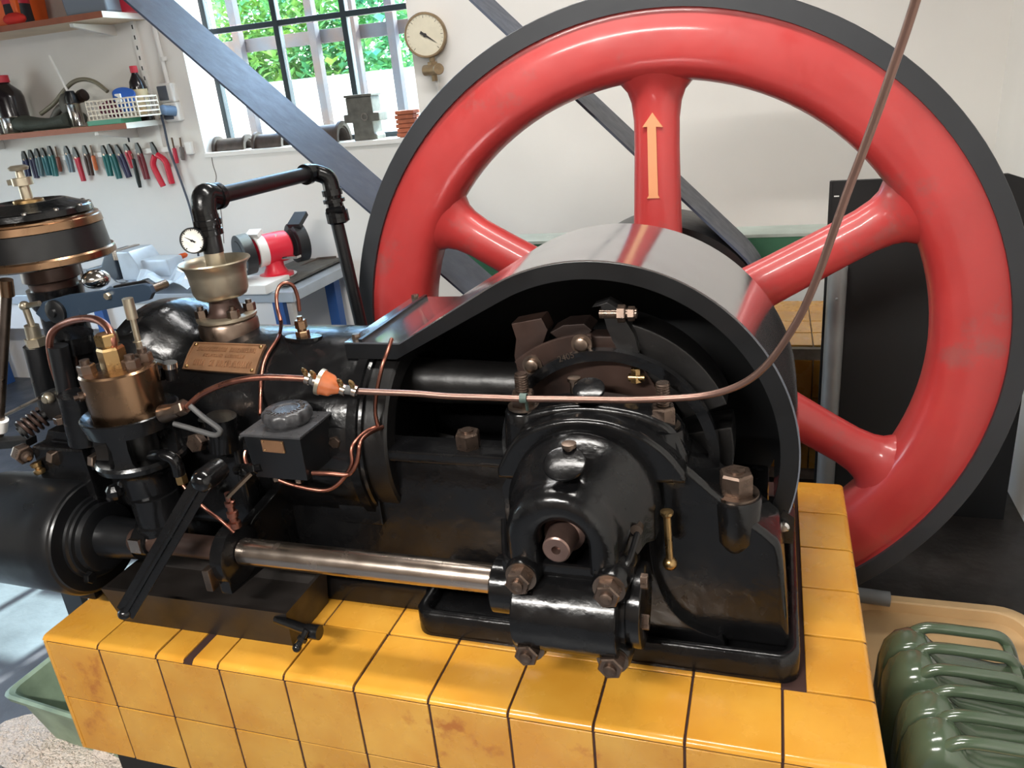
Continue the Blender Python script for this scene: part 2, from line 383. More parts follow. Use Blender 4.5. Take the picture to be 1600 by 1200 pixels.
def arch(r, y, zb, cx=BX, cz=.338, n=28):
    return [V((cx+r, y, zb))] + [V((cx+r*math.cos(PI*i/n), y, cz+r*math.sin(PI*i/n))) for i in range(n+1)] + [V((cx-r, y, zb))]
hp = [(.12,.041,.006),(.050,.041,.006),(.040,.043,.005),(.035,.049,.004),(.033,.058,.002),(.034,.070,0),(.038,.081,0),(.048,.089,0),(.068,.093,0),(.104,.099,.003),(.108,.108,.005),(.142,.115,.006),(.150,.125,.008),(.195,.130,.010)]
mk('hood', B().loft([arch(r, y, .287, cx=BX+dx) for y, r, dx in hp], cap=False, close=False), M['black'], bed, smooth=60)
mk('hood_sill', B().box(BX-.105, BX+.10, .05, .19, .262, .291), M['black'], bed, bevel=.008)
mk('hood_back', B().box(BX-.055, BX+.055, .118, .124, .27, .395), M['darkin'], bed, smooth=0)
for sx in (-1, 1):
    mk('hood_rim', B().tube([(BX+sx*.055,.036,.295),(BX+sx*.088,.045,.292),(BX+sx*.103,.07,.296),(BX+sx*.114,.11,.33)], .0055, 8, 4), M['black'], bed)
mk('screw', B().cyl((1.118,.118,.333),(1.118,.104,.333),.010,n=16), M['oldsteel'], bed)
# oil lids
def lid(px, py, Y, r, post):
    p = P(px, py, Y); n = V((0,-.42,.91))
    o = mk('oil_lid', B().lathe(p-n*.010, n, [(0,r*.62),(.007,r*.62),(.008,r),(.012,r),(.0135,r*.9),(.014,0)], 28), M['black'], bed, smooth=30)
    q = P(*post, Y+.025)
    mk('hinge_post', B().lathe(q-V((0,0,.024)), (0,0,1), [(0,.008),(.022,.008),(.023,.012),(.029,.012),(.030,.007)], 16), M['oldsteel'], bed)
lid(882, 724, .08, .034, (889,697)); lid(920, 609, .25, .028, (897,594))
# studs and nuts on the bearing cap
def stud(p, h, name='nut', r=.023, hn=.030, th=True):
    p = V(p); o = mk(name, B().hexn(p, (0,0,1), r, hn), M['nut'], bed, smooth=20)
    mk('washer', B().cyl(p-V((0,0,.005)), p, r*1.32, n=24), M['oldsteel'], bed)
    b = B().cyl(p+V((0,0,hn)), p+V((0,0,hn+h)), r*.50, n=16)
    for i in range(int(h/.0045)): b.lathe(p+V((0,0,hn+i*.0045)), (0,0,1), [(0,r*.50),(.0015,r*.57),(.003,r*.57),(.0045,r*.50)], 16)
    mk('stud', b, M['nut'], bed)
for px_ in ((1037,664),(818,634)):
    q_ = P(*px_, .255); mk('stud_boss', B().lathe((q_.x,.255,.40),(0,0,1),[(0,.04),(.05,.036),(q_.z-.408,.034),(q_.z-.405,.032)],28), M['black'], bed)
stud(P(1037,662,.255), .042, r=.0215, hn=.034); stud(P(818,632,.255), .034, r=.0215, hn=.026)
stud(P(733,700,.298), .004, r=.025, hn=.036)
q = P(1150,770,.245)
mk('boss', B().lathe(V((q.x,q.y,.20)), (0,0,1), [(0,.010),(.03,.030),(.055,.040),(q.z-.208,.043),(q.z-.202,.041)], 32), M['black'], bed)
stud((q.x,q.y,q.z+.003), .004, r=.029, hn=.038)
# brass drain cock on the foot
q0, q1 = P(1042,803,.162), P(1047,880,.162)
mk('oil_cock', B().cyl(q0, q1, .0065, n=12).ball(q1, .0125, 14).lathe(q0, (0,0,1), [(-.004,.0075),(0,.011),(.005,.011),(.006,.004)], 14), M['brass'], bed)
# oil ledge plate and side plate
mk('name_boss', B().box(.46,.56,.274,.288,.185,.245), M['black'], bed, bevel=.004)

# ------------------------------------------------------------------ crankshaft with rod and ring
cr = thing('crankshaft', 'oiled crank with webs, counterweight and steel shaft end', 'crankshaft', (1.01, .45, .15))
mk('shaft', B().lathe((BX,.022,.337), V((AX-BX,.96,AZ-.337)), [(.014,.0001),(.014,.006),(0,.0075),(0,.0200),(.002,.0225),(.045,.026),(.05,.034),(1.0,.038)], 28), material('brown_steel_end', S(126,102,94), .34, metal=.8, var=.25, vscale=30), cr, smooth=25)
mk('shaft', B().cyl((AX,.9,AZ),(AX,1.55,AZ),.05), M['oldsteel'], cr)
RC = (1.012, .36); R2 = (1.032, .363)
mk('oil_ring', B().lathe((R2[0],.306,R2[1]), (0,1,0), [(0,.184),(0,.203),(.020,.203),(.020,.184)], 72, closed=True), M['black'], cr)
b = B()
tx = bpy.data.curves.new('stamp', 'FONT'); tx.body = '2405'; tx.size = .016; tx.extrude = .0008; tx.align_x = 'CENTER'
to = bpy.data.objects.new('stamp', tx); me = to.to_mesh(); me2 = me.copy(); to.to_mesh_clear()
st = bpy.data.objects.new('stamped_number', me2); COL.objects.link(st); me2.materials.append(M['oldsteel'])
qs = P(886, 562, .3055); ang = math.atan2(qs.z-R2[1], qs.x-R2[0])
st.matrix_world = Matrix.Translation(qs) @ Matrix.Rotation(-(ang-PI/2), 4, 'Y') @ Matrix.Rotation(PI/2, 4, 'X')
par(st, cr)
bpy.data.objects.remove(to)
mk('web', B().prism(pxp([(832,610),(842,560),(868,535),(905,520),(960,520),(1000,560),(1040,620),(1050,680),(860,680)], .36), .34, .385), M['browniron'], cr, bevel=.004)
mk('web_block', B().prism(pxp([(798,506),(846,497),(856,516),(846,545),(838,572),(826,588),(808,580),(803,556),(806,530)], .352), .352, .40), M['browniron'], cr, bevel=.003)
mk('web_top', B().prism(pxp([(858,520),(880,508),(912,506),(925,516),(915,530),(885,540)], .36), .36, .42), M['browniron'], cr, bevel=.003)
arc = [(RC[0]+rr*math.cos(math.radians(a)), RC[1]+rr*math.sin(math.radians(a))) for rr, rg in ((.230,range(90,131,4)),(.194,range(130,89,-4))) for a in rg]
lk = mk('link_plate', B().prism(arc, .322, .332), M['browniron'], cr, bevel=.0015)
for px in ((909,537),(832,570)):
    q = P(*px, .322)
    mk('rivet', B().lathe(q, (0,-1,0), [(0,.019),(.003,.019),(.0031,.0125),(.010,.0125),(.012,.009)], 20), M['oldsteel'], lk)
mk('clamp_arm', B().prism(pxp([(926,478),(940,476),(950,512),(966,545),(985,560),(1000,548),(992,520),(975,492),(968,480),(950,470)], .335), .325, .365), M['darkin'], cr, bevel=.004)
q = P(955,490,.33); mk('clamp_bolt', B().cyl(q-V((.02,0,0)), q+V((.045,0,0)), .009, n=14).hexn(q+V((.012,0,0)),(1,0,0),.016,.014).hexn(q+V((.03,0,0)),(1,0,0),.013,.012), M['nut'], cr)
arc = [(RC[0]+rr*math.cos(math.radians(a)), RC[1]+rr*math.sin(math.radians(a))) for rr, rg in ((.252,range(22,80,4)),(.17,range(78,20,-4))) for a in rg]
mk('counterweight', B().prism(arc, .345, .43), M['darkin'], cr, bevel=.004)
arc = [(RC[0]+rr*math.cos(math.radians(a)), RC[1]+rr*math.sin(math.radians(a))) for rr, rg in ((.246,range(-40,14,4)),(.15,range(12,-42,-4))) for a in rg]
mk('counterweight', B().prism(arc, .345, .43), M['darkin'], cr, bevel=.004)
q = P(993,585,.315); mk('grease_fitting', B().hexn(q,(0,0,1),.009,.012).cyl(q+V((-.012,0,-.006)),q+V((.016,0,-.006)),.007,n=12).hexn(q-V((0,0,.014)),(0,0,1),.010,.010), M['brass'], cr)
mk('connecting_rod', B().cyl((.55,.46,.44),(.93,.46,.435),.05,.042,28), M['darkin'], cr)
mk('crank_pin', B().cyl((.93,.38,.40),(.93,.54,.40),.06,n=28), M['browniron'], cr)

# ------------------------------------------------------------------ camshaft, gear housing
gh = thing('gear_housing', 'black drive gear housing with four bolted lugs under the crank bearing', 'housing', (1.0, .08, .10))
GYc, GZc = .068, .196
hb = []
for i in range(25):
    a = -PI*.5 - PI*i/24          # half cylinder towards -Y
    hb.append((GYc+.074*math.cos(a), GZc+.074*math.sin(a)))
hb = [(GYc+.074*math.sin(-PI*i/24)*1.0, GZc+.074*math.cos(PI*i/24)) for i in range(25)]
hb += [(.17, GZc-.074), (.17, GZc+.074)]
mk('cover', B().prism(hb, .925, 1.098, ax='x'), M['black'], gh, smooth=40, bevel=.004)
for (px, py) in ((806,918),(946,938),(820,1030),(952,1050)):
    q = P(px, py, -.006)
    mk('lug', B().lathe((q.x,.12,q.z), (0,-1,0), [(0,.034),(.07,.030),(.090,.029),(.096,.026)], 24), M['black'], gh)
    mk('washer', B().cyl((q.x,.026,q.z),(q.x,.021,q.z),.026,n=24), M['oldsteel'], gh)
    n_ = mk('nut', B().hexn((q.x,.021,q.z),(0,-1,0),.0212,.022), M['nut'], gh, smooth=20)
    mk('stud_end', B().lathe((q.x,.001,q.z),(0,-1,0),[(-.003,.0105),(.007,.0105),(.009,.007)],14), M['nut'], n_)
mk('left_collar', B().lathe((.868,.10,.205),(1,0,0),[(0,.044),(.004,.050),(.055,.050),(.058,.056),(.07,.056)],36), M['black'], gh)
mk('end_flange', B().lathe((1.095,.095,.198),(1,0,0),[(0,.074),(.012,.074),(.0121,.066),(.020,.066),(.0201,.071),(.034,.071),(.036,.068)],40), M['black'], gh)
for px in ((1005,905),(1010,912),(1000,968),(1006,975)):
    q = P(*px, .055); mk('bolt_head', B().hexn((1.131,q.y,q.z),(1,0,0),.0095,.011), M['nut'], gh, smooth=20)
cs = thing('camshaft', 'bright steel camshaft lying along the front of the engine', 'shaft', (.55, .1, .187))
mk('rod', B().cyl((.345,.10,.213),(.875,.10,.213),.0262,n=32), M['steel'], cs)
mk('dark_end', B().cyl((.08,.10,.213),(.345,.10,.213),.0235,n=24), M['browniron'], cs)
mk('bearing_disc', B().lathe((.308,.10,.208),(1,0,0),[(0,.050),(.004,.060),(.030,.060),(.034,.052)],36), M['black'], cs)
mk('bearing_foot', B().prism([(.05,.20),(.05,.145),(.30,.12),(.30,.27),(.16,.25)], .312, .338, ax='x'), M['black'], cs, bevel=.006)
mk('clamp_lug', B().box(.300,.316,.028,.05,.165,.212), M['oldsteel'], cs, bevel=.003)
q = P(368,822,.10)
dr = thing('drip_oiler', 'small copper drip oiler with cross tap above the camshaft bearing', 'oiler', q)
b = B().lathe(V((q.x,.10,.268)), (0,0,1), [(0,.012),(.012,.012),(.014,.008),(.022,.008),(.024,.011),(.034,.011),(.036,.007),(.046,.007),(.048,.010),(.056,.010),(.058,.006),(.075,.006)], 14)
mk('stem', b, M['copper'], dr)
h1, h2 = P(354,778,.09), P(392,740,.13)
mk('lever', B().bar(h1, h2, .008, .006), M['oldsteel'], dr)
q = P(382,735,.16); mk('tap_body', B().cyl(q-V((.02,0,.0)), q+V((.045,0,.012)), .010, n=14).ball(q, .014, 14).hexn(q+V((.02,0,.006)),(1,0,.2),.013,.012), M['black'], dr)

# ------------------------------------------------------------------ bevel gear drum at the left end
dm = thing('gear_drum', 'large round black gear case on the left end of the camshaft', 'housing', (-.15,.12,.06))
fc = P(152, 836, .12)
mk('case', B().lathe((fc.x-.26,.12,fc.z),(1,0,0),[(0,.112),(.006,.122),(.20,.126),(.245,.128),(.256,.124),(.258,.119),(.262,.117),(.262,.090),(.268,.089),(.270,.083),(.276,.082),(.277,.074),(.290,.072),(.292,.066),(.293,.045),(.30,.044),(.385,.040)],56), M['blackflat'], dm, smooth=30)
mk('collar', B().lathe((fc.x+.135,.105,.212),(1,0,0),[(0,.030),(.002,.034),(.034,.034),(.036,.028)],32), M['black'], dm)
mk('flat_key', B().box(fc.x+.140,fc.x+.166,.066,.074,.205,.235), M['steel'], dm, bevel=.001)
mk('lug', B().box(fc.x-.07,fc.x-.02,.085,.125,fc.z-.146,fc.z-.11), M['black'], dm, bevel=.006)
mk('bolt', B().hexn((fc.x+.017,.055,fc.z-.06),(1,0,0),.013,.012), M['black'], dm)
mk('bracket', B().box(fc.x-.12, fc.x+.02, .13, .30, fc.z-.02, fc.z+.20), M['black'], dm, bevel=.01)

# ------------------------------------------------------------------ cylinder
CYc, CZc, CRr = .455, .34, .2145
cy = thing('engine_cylinder', 'black horizontal engine cylinder with belled flange and bronze nameplate', 'cylinder', (.25, CYc, .12))
mk('barrel', B().lathe((0,CYc,CZc),(1,0,0),[(-.06,.272),(-.055,.279),(-.02,.280),(.0,.277),(.025,.262),(.045,.245),(.062,.231),(.08,.221),(.10,CRr+.001),(.15,CRr),(.545,CRr-.001),(.556,CRr-.004)],72), M['black'], cy, smooth=50)
mk('skirt', B().lathe((0,CYc,CZc),(1,0,0),[(.54,.200),(.60,.200),(.605,.195),(.605,.16),(.56,.155)],64), M['darkin'], cy)
mk('head', B().lathe((0,CYc,CZc),(1,0,0),[(-.20,.10),(-.195,.17),(-.17,.20),(-.10,.215),(-.06,.215)],48), M['black'], cy, smooth=50)
# name plate that follows the barrel
def cang(p): return math.atan2(p.z-CZc, p.y-CYc)
cn = [Pcyl(x, y, CYc, CZc, CRr) for x, y in ((305,537),(417,541),(400,586),(287,578))]
cc = [(p.x, cang(p)) for p in cn]
def onplate(u, v, h):
    a = [(cc[0][i]*(1-u)+cc[1][i]*u)*(1-v)+(cc[3][i]*(1-u)+cc[2][i]*u)*v for i in (0,1)]
    r = CRr+h; return V((a[0], CYc+r*math.cos(a[1]), CZc+r*math.sin(a[1])))
def patch(u0, u1, v0, v1, h0, h1, n=6):
    b = B(); us = [u0+(u1-u0)*i/n for i in range(n+1)]; vs = [v0+(v1-v0)*i/n for i in range(n+1)]
    g = [[onplate(u, v, h1) for u in us] for v in vs]; k = n+1
    vsx = [p for r in g for p in r]; fs = [(j*k+i, j*k+i+1, (j+1)*k+i+1, (j+1)*k+i) for j in range(n) for i in range(n)]
    b.add(vsx, fs)
    per = [(u, v0) for u in us] + [(u1, v) for v in vs[1:]] + [(u, v1) for u in us[::-1][1:]] + [(u0, v) for v in vs[::-1][1:-1]]
    m = len(per); b.add([onplate(u,v,h1) for u,v in per]+[onplate(u,v,h0) for u,v in per], [(i,(i+1)%m,(i+1)%m+m,i+m) for i in range(m)])
    return b
pt = mk('nameplate', patch(0,1,0,1,-.002,.0035), M['plate'], cy, smooth=30)
pt['label'] = 'bronze maker plate with raised lettering'
for a in ((0,1,0,.045),(0,1,.955,1),(0,.025,0,1),(.975,1,0,1)): mk('plate_border', patch(*a,.003,.0055,4), M['plate'], pt, smooth=30)
for u, v in ((.05,.1),(.95,.1),(.05,.9),(.95,.9)):
    p = onplate(u,v,.004); mk('plate_screw', B().ball(p,.0045,10), M['brass'], pt)
rl = random.Random(3)
bl = B()
for v0, v1, ua, ub, gaps in ((.17,.33,.10,.90,(.52,)),(.43,.53,.22,.78,(.5,)),(.64,.84,.12,.90,(.30,.42))):
    u = ua
    while u < ub:
        wl = rl.uniform(.016,.026)
        if not any(abs(u-g) < .025 for g in gaps):
            k = rl.randrange(4); s_ = patch(u,u+wl*.35,v0,v1,.003,.0052,1); bl.add(s_.v,s_.f)
            if k in (0,1): s_ = patch(u,u+wl,v0,v0+(v1-v0)*.25,.003,.0052,1); bl.add(s_.v,s_.f)
            if k in (1,2): s_ = patch(u,u+wl,v1-(v1-v0)*.25,v1,.003,.0052,1); bl.add(s_.v,s_.f)
            if k in (0,3): s_ = patch(u+wl*.65,u+wl,v0,v1,.003,.0052,1); bl.add(s_.v,s_.f)
        u += wl+.012
mk('raised_lettering', bl, M['plate'], pt, smooth=0)
# cylinder side flange under the lubricator
q = P(530,683,.262); mk('side_flange', B().lathe((q.x,.30,q.z),(0,-1,0),[(0,.052),(.03,.050),(.034,.046),(.035,.030),(.045,.028)],32), M['black'], cy)
mk('flange_bolt', B().hexn((q.x-.002,.256,q.z-.004),(0,-1,0),.013,.014), M['nut'], cy, smooth=20)
mk('joint_flange', B().lathe((0,CYc,CZc),(1,0,0),[(.525,.212),(.527,.219),(.548,.219),(.55,.212)],64), M['black'], cy)
# ------------------------------------------------------------------ lubricator
lb = thing('lubricator', 'square black oil lubricator box with a big fluted screw cap', 'lubricator', (.43,.21,.35))
a_, b_, c_ = P(378,674,.155), P(468,684,.155), P(512,647,.262)
zt = (a_.z+b_.z)/2; x0, x1 = a_.x, b_.x; yb = .275
mk('box', B().prism([(x0+.008,zt-.095),(x1-.002,zt-.095),(x1,zt-.006),(x0,zt-.006)], .155, yb), M['blackflat'], lb, bevel=.003)
mk('top_plate', B().box(x0-.004,x1+.004,.150,yb+.004,zt-.006,zt), M['capgrey'], lb, bevel=.002)
cx, cyy = (x0+x1)/2+.004, .212
b = B(); n = 72
for r_, z in ((.038,zt),(.040,zt+.004),(.043,zt+.010),(.043,zt+.024),(.040,zt+.030),(.034,zt+.032),(.020,zt+.0315),(.018,zt+.029),(.001,zt+.029)):
    pass
rg = []
for r_, z, fl in ((.041,zt,0),(.043,zt+.004,0),(.046,zt+.008,1),(.047,zt+.022,1),(.0445,zt+.028,.6),(.041,zt+.0305,0),(.024,zt+.031,0),(.022,zt+.0285,0),(.002,zt+.0285,0)):
    rg.append([V((cx+(r_+fl*.0022*math.cos(12*2*PI*i/n))*math.cos(2*PI*i/n), cyy+(r_+fl*.0022*math.cos(12*2*PI*i/n))*math.sin(2*PI*i/n), z)) for i in range(n)])
cap = mk('screw_cap', b.loft(rg), M['capgrey'], lb, smooth=50)
bl = B()
for i in range(17):
    a = math.radians(-75+ i*13.5-70); R = Matrix.Rotation(a, 3, 'Z')
    c0 = V((cx,cyy,zt+.0312))
    bl.obox(c0+R@V((.0325,0,0)), .0048, .0012, .0012, R)
    if i % 3: bl.obox(c0+R@V((.0285+.008*(i%2),.0018,0)), .0012, .0024, .0012, R)
mk('raised_lettering', bl, M['oldsteel'], cap, smooth=0)
q = P(428,696,.1545)
pz = mk('small_plate', B().prism(pxp([(408,687),(442,690),(446,708),(412,705)], .1545), .152, .156), M['plate'], lb, bevel=.001)
for x, y in ((411,690),(440,692),(444,706),(414,703)): mk('plate_screw', B().ball(P(x,y,.152),.0018,8), M['brass'], pz)
mk('ratchet', B().lathe((x0-.012,.20,zt-.045),(-1,0,0),[(-.014,.008),(0,.008),(.001,.026),(.010,.026),(.011,.012),(.02,.012)],24), M['black'], lb)
mk('ratchet_arm', B().tube([(x0-.018,.185,zt-.04),(x0-.02,.17,zt-.06),(x0-.012,.165,zt-.085)],.004,8,4), M['copper'], lb)
for x in (.35,.75): mk('outlet', B().hexn((x0+(x1-x0)*x,.17,zt-.095),(0,0,-1),.009,.012), M['oldsteel'], lb)
mk('side_outlet', B().hexn(P(480,744,.17)-V((.012,0,0)),(1,0,0),.007,.016), M['oldsteel'], lb)
mk('mount', B().box(x0+.02,x1-.02,yb-.01,.292,zt-.09,zt-.03), M['black'], lb, smooth=0)

# ------------------------------------------------------------------ copper pipes
def pipe(name, pts, r, label, m='copper', cat='pipe', sub=7, n=10):
    o = mk(name, B().tube(pts, r, n, sub), M[m], smooth=60); tag(o, label, cat); return o
fp = thing('fuel_pipe', 'long copper fuel line crossing the engine and rising to the top right', 'pipe', P(820,624,.185))
mk('copper_tube', B().tube([P(293,636,.13),P(312,618,.13),P(340,604,.13),P(370,595,.13),P(405,590,.135),P(440,590,.14),P(478,592,.145)],.0058,10,6), M['copper'], fp, smooth=60)
mk('long_tube', B().tube([P(556,611,.15),P(600,613,.155),P(650,615,.16),P(700,619,.165),P(760,621,.17),P(820,623,.18),P(900,624,.185),P(980,625,.19),P(1040,623,.195),P(1095,619,.19),P(1135,610,.18),P(1168,595,.17),P(1198,570,.16),P(1228,530,.15),P(1255,484,.14),P(1280,425,.13),P(1303,360,.12),P(1326,295,.11),P(1347,240,.10),P(1371,175,.09),P(1394,110,.08),P(1415,50,.07),P(1434,-10,.06),P(1455,-80,.05),P(1490,-180,.04),P(1530,-300,.03)],.0056,10,5), M['dullpipe'], fp, smooth=60)
fl0, fl1 = P(499,596,.145), P(532,608,.15); fd = (fl1-fl0).normalized(); L_ = (fl1-fl0).length
mk('filter_glass', B().lathe(fl0-fd*.002, fd, [(0,.010),(.002,.022),(.008,.0235),(.010,.022),(L_*.62,.020),(L_*.8,.014),(L_+.004,.008)],24), material('orange_filter', S(202,112,66), .22, trans=.25, coat=.5, var=.2, vscale=60), fp, smooth=40)
mk('filter_rim', B().lathe(fl0-fd*.001, fd, [(0,.021),(0,.0242),(.007,.0242),(.007,.021)],24,closed=True), M['nickel'], fp)
for px, py in ((481,592),(494,596),(536,609),(554,611)):
    c = P(px,py,.147); k = mk('hose_clamp', B().lathe(c-fd*.004, fd, [(0,.0085),(0,.0105),(.008,.0105),(.008,.0085)],20,closed=True), M['steel'], fp)
    u = CU*.0+V((0,-.35,.93)); mk('clamp_screw', B().cyl(c+u*.009, c+u*.019, .0045, n=10).tube([c+u*.017+fd*.004, c+u*.022+fd*.002, c+u*.022-fd*.003], .003, 8, 3), M['brass'], k)
for pa_, pb__ in (((478,592),(498,597)),((534,608),(557,611))): mk('hose_piece', B().cyl(P(*pa_,.147), P(*pb__,.1485), .0082, n=14), M['rubber'], fp)
mk('wire_tie', B().lathe(P(813,622,.18),(1,0,.02),[(0,.006),(0,.0085),(.012,.0085),(.012,.006)],14,closed=True).tube([P(818,622,.178),P(822,628,.19),P(824,640,.21)],.003,6,3), material('green_patina', S(66,84,78), .6), fp)
mk('end_nut', B().hexn(P(276,641,.13),P(296,632,.13)-P(276,641,.13),.015,.026), M['oldsteel'], fp, smooth=20)
oa = thing('oil_pipe', 'short copper oil pipe bending round under the lubricator corner', 'pipe', P(540,741,.17))
mk('tube', B().tube([P(488,739,.17),P(515,740,.17),P(540,742,.175),P(550,737,.178),P(558,722,.182),P(561,705,.186),P(562,695,.19),P(568,684,.21),P(582,674,.24),P(598,667,.27)],.0042,8,5), M['copper'], oa, smooth=60)
ob = thing('oil_pipe', 'lower copper oil pipe looping below the lubricator', 'pipe', P(480,765,.165))
mk('tube', B().tube([P(436,750,.165),P(455,757,.165),P(485,764,.165),P(508,766,.168),P(525,759,.172),P(541,742,.18),P(550,724,.185),P(549,705,.19),P(553,693,.20),P(565,680,.225),P(578,671,.25),P(592,666,.265)],.0042,8,5), M['copper'], ob, smooth=60)
oc = thing('oil_pipe', 'upright copper oil pipe running up under the guard edge', 'pipe', P(592,668,.262))
mk('tube', B().tube([P(593,672,.262),P(587,650,.262),P(587,625,.262),P(591,600,.262),P(598,570,.27),P(606,548,.29),P(612,530,.32)],.0042,8,5), M['copper'], oc, smooth=60)
od = thing('bleed_pipe', 'thin looped copper pipe from the brass fitting down the cylinder side', 'pipe', P(407,640,.26))
def pc(x, y, h=.006): return Pcyl(x, y, CYc, CZc, CRr+h)
mk('tube', B().tube([P(468,486,.40),P(465,464,.40),P(458,447,.395),P(447,442,.385),P(437,447,.375),P(432,463,.365),P(434,485,.345),P(439,503,.325),pc(438,518),pc(432,532),pc(420,550),pc(412,568),pc(408,590),pc(407,615),P(406,648,.235)],.0040,8,5), M['copper'], od, smooth=60)
bf = thing('brass_fitting', 'stacked brass union on an oval plate on top of the cylinder', 'fitting', P(470,508,.40))
q = P(470,506,.41); q.z = CZc+math.sqrt(max(0,CRr**2-(q.y-CYc)**2))-.002
ov = [(q.x+.045*math.cos(2*PI*i/32), q.y+.022*math.sin(2*PI*i/32)) for i in range(32)]
mk('oval_plate', B().prism(ov, q.z-.006, q.z+.006, ax='z'), M['black'], bf, bevel=.002)
mk('union', B().hexn(q+V((0,0,.006)),(0,0,1),.015,.012).cyl(q+V((0,0,.018)),q+V((0,0,.024)),.010,n=14).hexn(q+V((0,0,.024)),(0,0,1),.013,.018).cyl(q+V((0,0,.042)),q+V((0,0,.05)),.006,n=12), M['bronze'], bf, smooth=20)

# ------------------------------------------------------------------ cooling outlet cup and black pipe
cp = thing('cooling_cup', 'open nickel cooling water cup on a bolted brown flange', 'cup', P(350,500,.45))
cx_, cy_ = .148, .45
def zc(y): return P(345,y,.45).z
zb = zc(505)
mk('flange', B().lathe((cx_,cy_,zb-.03),(0,0,1),[(0,.066),(.034,.066),(.040,.062),(.041,.058)],36), M['oldsteel'], cp)
mk('flange_ring', B().lathe((cx_,cy_,zb+.011),(0,0,1),[(0,.062),(.004,.066),(.010,.066),(.012,.060)],36), M['nickel'], cp)
mk('neck', B().lathe((cx_,cy_,zb+.018),(0,0,1),[(0,.050),(.006,.042),(.014,.036),(.026,.033),(.040,.031),(.046,.031)],32), M['browniron'], cp)
for a in (35,145,215,325):
    p = V((cx_+.052*math.cos(math.radians(a)), cy_+.052*math.sin(math.radians(a)), zb+.022)); k = mk('nut', B().hexn(p,(0,0,1),.014,.018), M['oldsteel'], cp, smooth=20)
    mk('stud_end', B().cyl(p+V((0,0,.018)),p+V((0,0,.026)),.007,n=12), M['oldsteel'], k)
z1 = zb+.062; z2 = zc(408)
mk('bowl', B().lathe((cx_,cy_,0),(0,0,1),[(z1-.004,.026),(z1,.046),(z1+.005,.055),(z1+.016,.060),(z1+.05,.0625),(z2-.012,.066),(z2-.004,.073),(z2,.077),(z2+.003,.076),(z2+.001,.070),(z2-.012,.062),(z1+.03,.057),(z1+.018,.02),(z1+.018,.001)],48), M['nickel'], cp, smooth=45)
bp = thing('cooling_pipe', 'black iron water pipe with elbows arching over behind the cylinder', 'pipe', (.19,.9,.3))
pb = V((cx_-.006,cy_,z2+.0)); e1 = P(316,312,.45); e2 = P(497,268,.9); 
dirn = (e2-e1).normalized()
mk('white_sleeve', B().cyl(V((e1.x-.002,.45,z1+.02)), V((e1.x-.002,.45,z2+.028)), .021, n=24), M['nickel'], bp)
mk('riser', B().cyl(V((e1.x-.001,.45,z2+.02)), V((e1.x,.45,e1.z-.06)), .0215, n=24), M['blackflat'], bp)
mk('union', B().lathe(V((e1.x,.45,e1.z-.075)),(0,0,1),[(0,.029),(.012,.029),(.013,.026),(.020,.026),(.021,.030),(.032,.030),(.034,.027),(.042,.027)],20), M['black'], bp)
mk('elbow', B().tube([V((e1.x,.45,e1.z-.04)),V((e1.x,.45,e1.z-.018)),e1+dirn*.012+V((0,0,.006)),e1+dirn*.045],.026,20,6), M['black'], bp, smooth=60)
mk('elbow_bead', B().cyl(e1+dirn*.040, e1+dirn*.054, .029, n=24), M['black'], bp)
mk('crossover', B().cyl(e1+dirn*.04, e2-dirn*.05, .0185, n=24), M['blackflat'], bp)
d2b = P(527,352,.9); d3 = P(566,520,.9); dn = (d3-d2b).normalized()
top = V((e2.x,e2.y,e2.z))
mk('elbow', B().tube([e2-dirn*.06,e2-dirn*.02,P(512,278,.9),P(519,298,.9),P(522,318,.9)],.022,20,6), M['black'], bp, smooth=60)
mk('elbow_bead', B().cyl(e2-dirn*.062, e2-dirn*.046, .026, n=24), M['black'], bp)
mk('valve', B().lathe(P(518,296,.9), P(530,350,.9)-P(518,296,.9), [(0,.027),(.015,.027),(.016,.022),(.024,.022),(.025,.029),(.034,.029),(.035,.022),(.055,.024),(.056,.030),(.085,.030),(.09,.022)], 16), M['black'], bp, smooth=20)
mk('valve_handle', B().cyl(P(512,331,.88), P(537,327,.88), .010, n=10), M['black'], bp)
mk('drop_pipe', B().cyl(P(526,345,.9), P(580,575,.9), .0175, n=20), M['blackflat'], bp)
